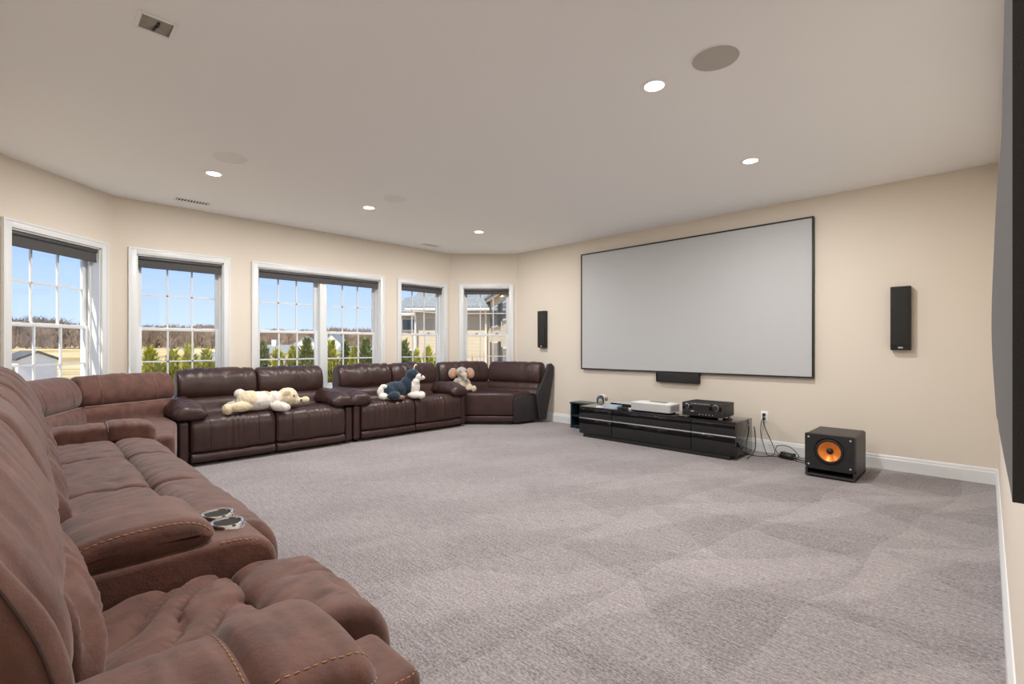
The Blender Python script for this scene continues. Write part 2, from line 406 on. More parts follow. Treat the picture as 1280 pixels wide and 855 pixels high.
# right wall: travel -y (rz=-90) has local +y = +x
wall('wall_right', (RX, SY), -PI/2, SY-BY)
wall('wall_back', (RX, BY), PI, RX-(WX+1.02))
# window wall: travel +y (rz=90) has local +y = -x
OPW = [(.80, 1.62), (1.995, 3.685), (4.045, 4.862)]
wall('wall_bay', (WX, .60), PI/2, 4.4, [(a-.60, b_-.60, ZB, ZT) for a, b_ in OPW])
# left angled: start (-5.43,-.42) travel (-1,1): rz=135
LAL = 1.02/q2
wall('wall_bay_left', (WX+1.02, BY), R_(135), LAL, [(LAL-1.02, LAL-.145, ZB, ZT)])
wall('wall_bay_right', RA0, R_(45), .8/q2, [(.224, 1.008, ZB, ZT)])

def window(idx, p0, rz, a, b_, double=False):
    w = empty_struct('window_%d' % idx, (p0[0], p0[1], 0), rz)
    cw, ct = .066, .022
    mb = MB()
    mb.rbox(a-cw, a, -ct, 0, ZB-.02, ZT+cw, .004, 2); mb.rbox(b_, b_+cw, -ct, 0, ZB-.02, ZT+cw, .004, 2)
    mb.rbox(a-.001, b_+.001, -ct, 0, ZT, ZT+cw, .004, 2)
    mb.box(a-cw-.004, a-cw+.014, -ct-.006, 0, ZB-.02, ZT+cw-.014); mb.box(b_+cw-.014, b_+cw+.004, -ct-.006, 0, ZB-.02, ZT+cw-.014)
    mb.box(a-cw-.004, b_+cw+.004, -ct-.006, 0, ZT+cw-.014, ZT+cw+.004)
    mb.build('casing', M['trim'], w)
    mb = MB(); mb.rbox(a-cw-.02, b_+cw+.02, -.05, .10, ZB-.03, ZB+.004, .006, 2); mb.rbox(a-cw, b_+cw, -.018, 0, ZB-.1, ZB-.03, .004, 2)
    mb.build('sill', M['trim'], w)
    mb = MB(); t = .012
    mb.box(a, a+t, 0, .19, ZB, ZT); mb.box(b_-t, b_, 0, .19, ZB, ZT); mb.box(a, b_, 0, .19, ZT-t, ZT); mb.box(a, b_, .10, .19, ZB, ZB+.02)
    for x in (a+t, b_-t-.018): mb.box(x, x+.018, .082, .096, ZB, ZT); mb.box(x, x+.018, .15, .175, ZB, ZT)   # stops
    mb.build('jamb', M['trim'], w)
    units = [(a+t, b_-t)] if not double else [(a+t, (a+b_)/2-.045), ((a+b_)/2+.045, b_-t)]
    if double:
        mb = MB(); mb.rbox(units[0][1], units[1][0], .03, .19, ZB, ZT, .005, 2); mb.build('mullion', M['trim'], w)
    zm = 1.372
    for (x0, x1) in units:
        for nm, y0, z0, z1 in (('lower_sash', .098, ZB+.02, zm+.016), ('upper_sash', .126, zm-.016, ZT-.012)):
            st, dp = .046, .027
            mb = MB(); mb.rbox(x0, x0+st, y0, y0+dp, z0, z1, .003, 2); mb.rbox(x1-st, x1, y0, y0+dp, z0, z1, .003, 2)
            rb = .05 if nm == 'lower_sash' else .036; rt = .034 if nm == 'lower_sash' else .05
            mb.rbox(x0+st-.001, x1-st+.001, y0, y0+dp, z0, z0+rb, .003, 2); mb.rbox(x0+st-.001, x1-st+.001, y0, y0+dp, z1-rt, z1, .003, 2)
            s = mb.build(nm, M['trim'], w)
            gx0, gx1, gz0, gz1 = x0+st, x1-st, z0+rb, z1-rt; mw = .016
            for k in (1, 2):
                xm = gx0+(gx1-gx0)*k/3; g = MB(); g.box(xm-mw/2, xm+mw/2, y0+.004, y0+.02, gz0, gz1); g.build('muntin', M['trim'], s)
            zc = (gz0+gz1)/2; g = MB(); g.box(gx0, gx1, y0+.004, y0+.02, zc-mw/2, zc+mw/2); g.build('muntin', M['trim'], s)
            for k in range(3):
                for (za, zb) in ((gz0, zc-mw/2), (zc+mw/2, gz1)):
                    xa = gx0+(gx1-gx0)*k/3; xb = gx0+(gx1-gx0)*(k+1)/3
                    g = MB(); g.box(xa, xb, y0+.011, y0+.0125, za, zb); g.build('pane', M['glass'], s, smooth=False)
            if nm == 'lower_sash':
                for fx in (.27, .73):
                    xl = x0+(x1-x0)*fx; g = MB(); g.rbox(xl-.03, xl+.03, y0+.003, y0+.025, z1, z1+.012, .004, 2); g.rbox(xl-.012, xl+.02, y0, y0+.02, z1+.01, z1+.022, .004, 2)
                    g.build('sash_lock', M['brass'] if fx < 0 else M['duct'], s)
    return w
def blind(label, p0, rz, a, b_, drop):
    t = thing('roller_blind', label, 'blind', (p0[0], p0[1], 0), rz, 'dark roller blinds at the bay windows')
    mb = MB(); mb.rbox(a+.014, b_-.014, .008, .068, ZT-.052, ZT-.012, .012, 3); mb.build('cassette', M['blindrail'], t)
    mb = MB(); mb.box(a+.02, b_-.02, .022, .024, drop+.012, ZT-.04); mb.build('fabric', M['blind'], t)
    mb = MB(); mb.rbox(a+.02, b_-.02, .017, .029, drop, drop+.016, .004, 2); mb.build('bottom_rail', M['blind'], t)
P_B, P_L = (WX, .60), (WX+1.02, BY)
window(1, P_L, R_(135), LAL-1.02, LAL-.145); window(2, P_B, PI/2, .20, 1.02)
window(3, P_B, PI/2, 1.395, 3.085, True); window(4, P_B, PI/2, 3.445, 4.262); window(5, RA0, R_(45), .224, 1.008)
blind('dark roller blind on the angled window at the left end, above the white shed', P_L, R_(135), LAL-1.02, LAL-.145, 2.02)
blind('dark roller blind on the single window left of the double window', P_B, PI/2, .20, 1.02, 2.03)
blind('long dark roller blind across the double window', P_B, PI/2, 1.395, 3.085, 2.04)
blind('dark roller blind on the single window right of the double window', P_B, PI/2, 3.445, 4.262, 2.05)
blind('small dark roller blind on the angled window nearest the projection screen', RA0, R_(45), .224, 1.008, 2.06)

def baseboard(name, p0, rz, x0, x1):
    mb = MB(); prof = [(0, 0), (-.016, 0), (-.016, .100), (-.011, .112), (-.011, .122), (-.005, .136), (0, .138)]
    n = len(prof); v = [(x, y, z) for x in (x0, x1) for y, z in prof]
    f = [(i, (i+1) % n, n+(i+1) % n, n+i) for i in range(n)]+[tuple(range(n)), tuple(range(n, 2*n))]
    mb.add(v, f); ob = mb.build(name, M['trim'], ang=20); ob.location = (p0[0], p0[1], 0); ob.rotation_euler = (0, 0, rz); return struct(ob)
baseboard('baseboard_front', (WX+.8, SY), 0, 0, RX-WX-.8)
baseboard('baseboard_right', (RX, SY), -PI/2, 0, SY-BY)
baseboard('baseboard_back', (RX, BY), PI, 0, RX-(WX+1.02))
baseboard('baseboard_bay', (WX, .60), PI/2, 0, 4.4)
baseboard('baseboard_bay_left', P_L, R_(135), 0, LAL)
baseboard('baseboard_bay_right', RA0, R_(45), 0, .8/q2)

# ------------------------------------------------------------------ ceiling fittings
def downlight(x, y, label):
    t = thing('recessed_light', label, 'ceiling light', (x, y, C), 0, 'recessed ceiling lights')
    mb = MB(); mb.lathe([(.056, -.003), (.060, -.006), (.078, -.004), (.082, 0), (.056, 0)], n=40, cap=False); mb.build('trim_ring', M['white'], t)
    mb = MB(); mb.lathe([(.056, -.0005), (.056, -.003), (.03, -.0042), (0, -.0048)], n=36); mb.build('lens', M['lens'], t)
    ld = bpy.data.lights.new('lamp', 'AREA'); ld.shape = 'DISK'; ld.size = .11; ld.energy = LAMP_W; ld.color = (1, .975, .95)
    lo = bpy.data.objects.new('lamp', ld); COL.objects.link(lo); lo.location = (x, y, C-.012)
for x, y, l in ((-1.42, 2.64, 'recessed ceiling light beside the grey ceiling speaker, nearest the camera'),
                (-1.42, 4.28, 'recessed ceiling light in front of the projection screen'),
                (-4.97, 1.17, 'recessed ceiling light left of the other two by the windows, beside a white speaker'),
                (-4.95, 2.69, 'recessed ceiling light beside the small round white ceiling speaker, middle of the window row'),
                (-4.93, 4.32, 'recessed ceiling light at the far corner by the screen'),
                (-1.42, 1.05, 'recessed ceiling light over the near end of the room, outside the frame')):
    downlight(x, y, l)
def ceil_speaker(x, y, r, label, grille):
    t = thing('ceiling_speaker', label, 'speaker', (x, y, C), 0, 'round ceiling speakers')
    mb = MB(); mb.lathe([(r-.006, 0), (r-.006, -.005), (r-.003, -.007), (r, -.005), (r+.002, 0)], n=56, cap=False); mb.build('rim', M['white'], t)
    mb = MB(); mb.lathe([(r-.006, -.003), (r*.5, -.0035), (0, -.0035)], n=56); mb.build('grille', grille, t)
ceil_speaker(-1.05, 2.62, .125, 'grey round ceiling speaker nearest the camera', M['greygr'])
ceil_speaker(-4.45, 1.17, .125, 'white round ceiling speaker above the leather sofa with the cream plush', M['pale'])
ceil_speaker(-4.44, 2.72, .125, 'white round ceiling speaker beside the middle window-row light', M['pale'])

def vent_open(x0, x1, y0, y1):
    t = thing('ceiling_vent', 'small white ceiling register with open grey duct, near top left corner', 'vent', ((x0+x1)/2, (y0+y1)/2, C))
    a, b_ = (x1-x0)/2, (y1-y0)/2
    mb = MB(); k = .018
    mb.rbox(-a, a, -b_, -b_+k, -.008, 0, .003, 2); mb.rbox(-a, a, b_-k, b_, -.008, 0, .003, 2)
    mb.rbox(-a, -a+k, -b_+k, b_-k, -.008, 0, .003, 2); mb.rbox(a-k, a, -b_+k, b_-k, -.008, 0, .003, 2); mb.build('frame', M['white'], t)
    mb = MB(); mb.box(-a+k, a-k, -b_+k, b_-k, -.0015, -.0005); mb.build('duct', M['duct'], t)
    mb = MB(); mb.rbox(-.012, .035, .0, .012, -.006, -.002, .001, 1); mb.tube([(.0, .004, -.004), (-.05, -.004, -.004)], .006, 6); mb.build('damper_lever', M['blackm'], t)
vent_open(-2.955, -2.79, .352, .51)
def vent_slats(cx, cy, hx, hy, label, dark):
    t = thing('ceiling_vent', label, 'vent', (cx, cy, C))
    mb = MB(); k = .016
    mb.rbox(-hx, hx, -hy, -hy+k, -.006, 0, .002, 2); mb.rbox(-hx, hx, hy-k, hy, -.006, 0, .002, 2)
    mb.rbox(-hx, -hx+k, -hy+k, hy-k, -.006, 0, .002, 2); mb.rbox(hx-k, hx, -hy+k, hy-k, -.006, 0, .002, 2); mb.build('frame', M['white'], t)
    mb = MB(); mb.box(-hx+k, hx-k, -hy+k, hy-k, -.0014, -.0004); mb.build('backing', M['vent'] if dark else M['duct'], t)
    n = 11; g = MB()
    g.box(-hx+k, hx-k, -.004, .0035, -.006, -.0015)
    y = -hy+k
    for i in range(n):
        yy = -hy+k+(2*hy-2*k)*(i+.5)/n; s = MB(); s.box(-hx+k, hx-k, yy-.0045, yy+.0045, -.0055, -.002); s.build('slat', M['white'], t, smooth=False)
vent_slats(-6.08, 1.235, .062, .165, 'slotted white ceiling vent above the windows, left of the double window', True)
vent_slats(-6.11, 4.36, .075, .15, 'pale ceiling vent above the window near the far corner', False)

# ------------------------------------------------------------------ near suede sofa (faces the screen)
S = thing('reclining_sofa', 'long brown suede reclining sofa with cup holder console in the foreground', 'sofa', (-2.65, .2, 0))
su, sb = M['suede'], M['suede_in']
HEAD = [(.012, .785), (.038, .82), (.022, .875), (-.018, .955), (-.075, 1.03), (-.15, 1.065), (-.235, 1.045), (-.285, .96), (-.295, .84), (-.27, .76), (-.12, .745)]
LUMB = [(.155, .50), (.085, .56), (.082, .64), (.062, .715), (.018, .772), (-.09, .78), (-.16, .70), (-.16, .52), (-.05, .46), (.09, .455)]
seatsX = [(-1.545, -1.095), (-2.745, -1.905), (-3.55, -2.745), (-4.215, -3.55)]
BACKX = [(-1.545, -.87)]+seatsX[1:]
for i, (x0, x1) in enumerate(BACKX):
    fo0 = folds(22, .017, 11+i, lambda a, b_: smooth01(a, -.2, -.02)*(.45+.55*smooth01(np.abs(b_-.9), .02, .12)), 2.0)
    def g(u, a, b_, s_, i=i, x0=x0, x1=x1):
        k = smooth01(a, -.22, -.06); e_ = min(u-x0, x1-u)
        c = np.clip(ridge(u*17+.8*vnoise(u*4, b_*5, i), b_*2.2+u, 200+i), 0, 1)**2
        return fo0(u, a, b_, s_)-(.017 if i else .013)*c*k*(.35+.65*smooth01(np.abs(b_-.92), .03, .11))
    HEADW = [(.020, .58), (.040, .67), (.020, .78), (-.022, .88), (-.08, .98), (-.15, 1.05), (-.235, 1.04), (-.285, .96), (-.295, .80), (-.27, .60), (-.12, .54)]
    bl = (HEADW, lambda u: smooth01(u, -1.17, -.90)) if i == 0 else None
    mb = MB(); loft(mb, HEAD, x0+.004, x1-.004, .035, 60, 56, g, puff=.006, blend=bl); hd = mb.build('head_cushion', su, S, w=True, ang=80)
    if i == 0:
        m2 = MB(); gi = len(mb.grid)-4; m2.tube([lift(mb.grid, gi, k, .0005) for k in range(38)], .0026, 6); m2.build('piping', M['dkstitch'], hd, w=True)
    x0, x1 = seatsX[i]
    g = folds(20, .022, 31+i, lambda a, b_: smooth01(a, -.08, .04), 2.5, lean=.5)
    mb = MB(); loft(mb, LUMB, x0+.004, x1-.004, .035, 60, 48, g, puff=.008); mb.build('lumbar_cushion', su, S, w=True, ang=80)
# console section of the backrest
CONX = (-1.905, -1.545)
HEADC = [(.02, .60), (.036, .70), (.036, .80), (.012, .91), (-.05, 1.03), (-.15, 1.055), (-.25, 1.0), (-.28, .8), (-.24, .58), (-.1, .55)]
mb = MB(); loft(mb, HEADC, CONX[0]+.004, CONX[1]-.004, .04, 30, 48, None, puff=.012); mb.build('console_back_cushion', su, S, w=True, ang=80)
# back frame
mb = MB(); mb.rbox(-4.46, -.90, -.31, -.17, .05, .80, .04, 4); mb.build('back_frame', sb, S, w=True)
# seat pads
REAR = [(.0, .42), (.0, .53), (.10, .548), (.26, .552), (.355, .547), (.392, .522), (.396, .46), (.36, .41), (.2, .39)]
FRNT = [(.396, .44), (.400, .515), (.425, .540), (.47, .550), (.55, .542), (.62, .512), (.660, .45), (.668, .36), (.645, .30), (.52, .31), (.40, .35)]
for i, (x0, x1) in enumerate(seatsX):
    big = i == 0
    def gg(u, a, b_, s, i=i, big=big):
        # creases fanning from the back inner corner out over the seat
        k = smooth01(b_, .48, .53)
        w_ = (u-x0)*.62+a*.85+.10*vnoise(u*6, a*6, 60+i)
        c = np.clip(ridge(w_*(15 if big else 12), (u*.8-a*.6)*3, 70+i), 0, 1)**2.5
        return (-.024 if big else -.009)*c*k+(.006 if big else .004)*(vnoise(u*38+a*30, a*12-u*6, 80+i)-.5)*k
    mb = MB(); loft(mb, REAR, x0+.002, x1-.002, .032, 84 if big else 56, 84, gg, puff=.010); mb.build('seat_pad', su, S, w=True, ang=80)
    def gf(u, a, b_, s, i=i, big=big):
        k = smooth01(b_, .44, .51); c = np.clip(ridge(u*15+a*7, (u*.4-a)*5, 90+i), 0, 1)**2
        return (-.012 if big else -.005)*c*k+.006*(vnoise(u*40+a*25, a*9-u*5, 95+i)-.5)*k
    mb = MB(); loft(mb, FRNT, x0+.002, x1-.002, .034, 84 if big else 56, 72, gf, puff=.010); mb.build('footrest_pad', su, S, w=True, ang=80)
    LOW = [(.54, .06), (.54, .29), (.60, .30), (.64, .285), (.655, .2), (.64, .075), (.60, .06)]
    mb = MB(); loft(mb, LOW, x0+.004, x1-.004, .02, 16, 32, None, puff=.004); mb.build('footrest_front', su, S, w=True, ang=80)
mb = MB(); mb.rbox(-4.44, -.885, -.2, .58, .045, .40, .02, 2); mb.build('base', sb, S, w=True)
mb = MB()
for x in (-4.35, -2.7, -.98):
    for y in (-.22, .55): mb = MB(); mb.lathe([(.022, 0), (.025, .02), (.025, .05)], (x, y, 0), n=14); mb.build('foot', M['under'], S, w=True)
# centre console
ctop = [(-.02, .30), (-.02, .59), (.05, .618), (.2, .622), (.38, .622), (.47, .612), (.525, .575), (.54, .50), (.54, .30), (.3, .28)]
mb = MB(); loft(mb, ctop, CONX[0]+.006, CONX[1]-.004, .022, 30, 64); con = mb.build('console', su, S, w=True, ang=60)
lid = [(.055, .628), (.06, .675), (.13, .700), (.235, .706), (.315, .697), (.362, .666), (.358, .630), (.25, .619), (.1, .619)]
mb = MB(); loft(mb, lid, CONX[0]+.012, CONX[1]-.010, .03, 30, 44, folds(9, .004, 5, lambda a, b_: 1+0*a), puff=.006); mb.build('console_lid', su, S, w=True, ang=80); lg = mb.grid; lP = mb.P
for cx in (-1.800, -1.690):
    mb = MB(); mb.lathe([(.037, .627), (.038, .632), (.045, .634), (.048, .630), (.048, .612), (.037, .612)], (cx, .435, 0), n=40, cap=False); cu = mb.build('cup_holder', M['chrome'], S, w=True)
    mb = MB(); mb.lathe([(.0375, .6285), (.036, .6275), (0, .627)], (cx, .435, 0), n=32); mb.build('cup_well', M['under'], S, w=True)
mb = MB()
ks = [k for k in range(len(lP)) if lP[k, 1] > .655]; ks.sort(key=lambda k: lP[k, 0]); stitch_line(mb, [lift(lg, len(lg)-4, k) for k in ks])
stitch_line(mb, [(CONX[0]+.013, .385, .6225), (CONX[0]+.013, .43, .6190), (CONX[0]+.015, .48, .608), (CONX[0]+.02, .51, .587)])
stitch_line(mb, [(CONX[1]-.009, .385, .6185), (CONX[1]-.009, .42, .6165), (CONX[1]-.010, .47, .607), (CONX[1]-.012, .51, .582)])
st = mb.build('console_stitching', M['stitch'], S, w=True); st['kind'] = 'stuff'
# right arm
def arm(xc, hw, y0, y1, z1, seam_y, side, fy):
    zc = z1-.075
    A = [(xc-hw, zc), (xc-hw*.95, zc+.045), (xc-hw*.6, z1-.008), (xc-hw*.1, z1), (xc+hw*.5, z1-.006), (xc+hw*.93, zc+.05), (xc+hw, zc), (xc+hw*.93, zc-.05), (xc, zc-.065), (xc-hw*.92, zc-.05)]
    fo = folds(9, .007, 17+side, lambda a_, b2: 1+0*a_, 6); fw = folds(26, .005, 27+side, lambda a_, b2: 1+0*a_, 8)
    def dp(u, a_, b2, s_): return fo(u, a_, b2, s_)+fw(u, a_, b2, s_)-.010*math.exp(-((u-seam_y)/.007)**2)+(.006 if u > seam_y else 0)
    def sh(u, a_, bz):
        if u > seam_y: k = (u-seam_y)/(y1-seam_y); return (xc+(a_-xc)*(1+.06*math.sin(k*PI*.8)), bz-.026*k**3+.004*math.sin(k*PI))
        k = (seam_y-u)/(seam_y-y0); return (xc+(a_-xc)*(1-.06*k), bz-.02*k)
    mb = MB(); loft(mb, A, y0, y1, .05, 110, 64, dp, axis='y', shear=sh); mb.build('arm_pad', su, S, w=True, ang=80); G, GP, US = mb.grid, mb.P, mb.us
    if side == 1:
        m2 = MB(); i0 = int(np.argmin(np.abs(US-(seam_y-.012)))); ks = [k for k in range(len(GP)) if GP[k, 1] > zc+.01]; ks.sort(key=lambda k: GP[k, 0])
        stitch_line(m2, [lift(G, i0, k) for k in ks]); st = m2.build('arm_stitching', M['stitch'], S, w=True); st['kind'] = 'stuff'
        m2 = MB()
        for tg in ((xc+hw*.86, zc+.062), (xc+hw*.99, zc+.022)):
            k = int(np.argmin(np.linalg.norm(GP-np.array(tg), axis=1))); stitch_line(m2, [lift(G, i, k) for i in range(i0+2, len(G)-2)])
        stitch_line(m2, [(-.853, .43, .497), (-.853, .52, .4965), (-.855, .565, .492), (-.875, .588, .488), (-.93, .592, .490)])
        st = m2.build('arm_front_stitching', M['stitch'], S, w=True); st['kind'] = 'stuff'
    mb = MB(); mb.rbox(xc-hw*.85, xc+hw*.55, -.25, fy, .05, z1-.155, .03, 4); mb.build('arm_panel', su, S, w=True)
arm(-.935, .155, -.20, .455, .650, .255, 1, .595)
arm(-4.335, .120, -.20, .64, .655, .37, 2, .66)
mb = MB(); mb.tube([(-4.215, .37, .60), (-4.23, .37, .634), (-4.28, .37, .656), (-4.335, .37, .661), (-4.39, .37, .654), (-4.44, .37, .63)], .0025, 6); mb.build('arm_seam', M['palestitch'], S, w=True)

# ------------------------------------------------------------------ corner wedges
def wedge(name, label, pivot, mirror, material, side_mat, suede):
    """corner seat: two angled back cushions meeting in the corner. Built for the right-hand bay corner,
    mirrored about y = 2.8 for the left-hand one."""
    my = (lambda y: 5.6-y) if mirror else (lambda y: y)
    t = thing(name, label, 'sofa', (pivot[0], my(pivot[1]), 0))
    # plan points
    L_end, Cn, R_end = (-6.10, 4.50), (-5.88, 5.36), (-4.93, 5.60)
    if mirror: L_end, Cn, R_end = (-6.06, 4.54), (-5.70, 5.32), (-4.86, 5.64)
    def seg(a, b_, prof, nm, m, r, dsp=None, seed=0):
        d = np.array(b_)-np.array(a); Ln = np.linalg.norm(d); d = d/Ln; nrm = np.array([d[1], -d[0]])   # toward the room
        mb = MB(); loft(mb, prof, 0.006, Ln-.006, r, 34, 48, dsp, puff=.012)
        mb.v = [(a[0]+d[0]*x+nrm[0]*y, my(a[1]+d[1]*x+nrm[1]*y), z) for x, y, z in mb.v]
        return mb.build(nm, m, t, w=True, ang=80)
    top = .905 if suede else .925
    sp = .645 if suede else .61
    HD = [(.02, sp), (.055, sp+.07), (.04, .80), (-.01, top-.03), (-.07, top), (-.14, top-.02), (-.19, .80), (-.19, sp), (-.1, sp-.025)]
    LB = [(.10, .43), (.088, .50), (.075, sp-.05), (.02, sp-.003), (-.10, sp), (-.14, .52), (-.12, .42)]
    for k, (a, b_) in enumerate(((L_end, Cn), (Cn, R_end))):
        seg(a, b_, HD, 'head_cushion', material, .04, folds(14, .010, 40+k, lambda a, b2: smooth01(b2, .72, .9), 3))
        Ln = float(np.linalg.norm(np.array(b_)-np.array(a)))
        for fr in (.24, .80):
            d = (np.array(b_)-np.array(a))/Ln; nr = np.array([d[1], -d[0]]); mbs = MB()
            mbs.tube([(a[0]+d[0]*Ln*fr+nr[0]*(y+.013), my(a[1]+d[1]*Ln*fr+nr[1]*(y+.013)), z+(.012 if y < 0 else 0)) for y, z in closed_curve(HD, 60) if y > -.09 and z > sp+.02], .0022, 5)
            mbs.build('back_seam', M['palestitch'] if suede else M['leather_d'], t, w=True)
        if suede:
            mbs = MB(); d = (np.array(b_)-np.array(a))/Ln; nr = np.array([d[1], -d[0]])
            mbs.tube([(a[0]+d[0]*q+nr[0]*.050, my(a[1]+d[1]*q+nr[1]*.050), sp-.004) for q in np.linspace(.04, Ln-.04, 8)], .004, 6); mbs.build('back_piping', M['palestitch'], t, w=True)
        seg(a, b_, LB, 'lumbar_cushion', material, .04, folds(12, .008, 45+k, lambda a, b2: .6+0*a, 3))
    # seat body (plan polygon, rounded front)
    poly = [(-5.60, 4.60), (-5.06, 5.12), (-4.99, 5.62), (-5.86, 5.42), (-6.10, 4.60)]
    if mirror: poly = [(-5.45, 4.62), (-4.62, 4.78), (-4.60, 5.3), (-4.75, 5.66), (-5.72, 5.38), (-6.08, 4.62)]
    def slab(pts, z0, z1, r, nm, m):
        bm = bmesh.new(); vs = [bm.verts.new((x, my(y), z0)) for x, y in pts]; f = bm.faces.new(vs)
        ex = bmesh.ops.extrude_face_region(bm, geom=[f]); 
        for v in [g for g in ex['geom'] if isinstance(g, bmesh.types.BMVert)]: v.co.z = z1
        bmesh.ops.recalc_face_normals(bm, faces=bm.faces)
        bmesh.ops.bevel(bm, geom=bm.edges[:], offset=r, segments=4, profile=.5, affect='EDGES')
        bm.verts.index_update(); mb = MB(); mb.add([v.co[:] for v in bm.verts], [[v.index for v in q.verts] for q in bm.faces]); bm.free()
        return mb.build(nm, m, t, w=True, ang=50)
    slab(poly, .13, .475, .045, 'seat_cushion', material)
    c = np.mean(poly, 0); small = [tuple(c+(np.array(p)-c)*.985) for p in poly]
    slab(small, .04, .128, .02, 'base_front', material)
    small = [tuple(c+(np.array(p)-c)*.9) for p in poly]; slab(small, 0, .045, .004, 'plinth', M['under'])
    return t, my
t, my = wedge('corner_sofa', 'dark leather corner sofa unit with charcoal side panel, next to the screen wall', (-5.5, 5.1), False, M['leather'], M['leather_d'], False)
# charcoal side of the seat and the swept outer wing of the back
def ext(prof, off, thick):
    pass
def side_panel(pts, y_dir, x0, thick, nm, m, parent, r=.012):
    """pts: (distance along side from the front corner, z)"""
    bm = bmesh.new(); d = np.array(y_dir)/np.linalg.norm(y_dir); nrm = np.array([d[1], -d[0]])
    vs = [bm.verts.new((x0[0]+d[0]*s, x0[1]+d[1]*s, z)) for s, z in pts]; f = bm.faces.new(vs)
    ex = bmesh.ops.extrude_face_region(bm, geom=[f])
    for v in [g for g in ex['geom'] if isinstance(g, bmesh.types.BMVert)]: v.co.x += nrm[0]*thick; v.co.y += nrm[1]*thick
    bmesh.ops.recalc_face_normals(bm, faces=bm.faces)
    bmesh.ops.bevel(bm, geom=bm.edges[:], offset=r, segments=3, profile=.5, affect='EDGES')
    bm.verts.index_update(); mb = MB(); mb.add([v.co[:] for v in bm.verts], [[v.index for v in q.verts] for q in bm.faces]); bm.free()
    return mb.build(nm, m, parent, w=True, ang=45)
side_panel([(.0, .035), (.53, .035), (.51, .42), (.40, .425), (.16, .435), (.04, .415), (.0, .37)], (.09, .50), (-5.06, 5.115), .03, 'side_panel', M['leather_d'], t)
side_panel([(.44, .05), (.56, .05), (.635, .38), (.70, .74), (.705, .87), (.665, .915), (.60, .905), (.50, .66), (.38, .44), (.40, .30)], (.14, .50), (-5.055, 5.115), .05, 'back_wing', M['leather_d'], t)
t2, my2 = wedge('corner_sofa', 'brown suede corner sofa unit between the near sofa and the leather sofa', (-5.4, 5.15), True, M['suede'], M['suede_in'], True)

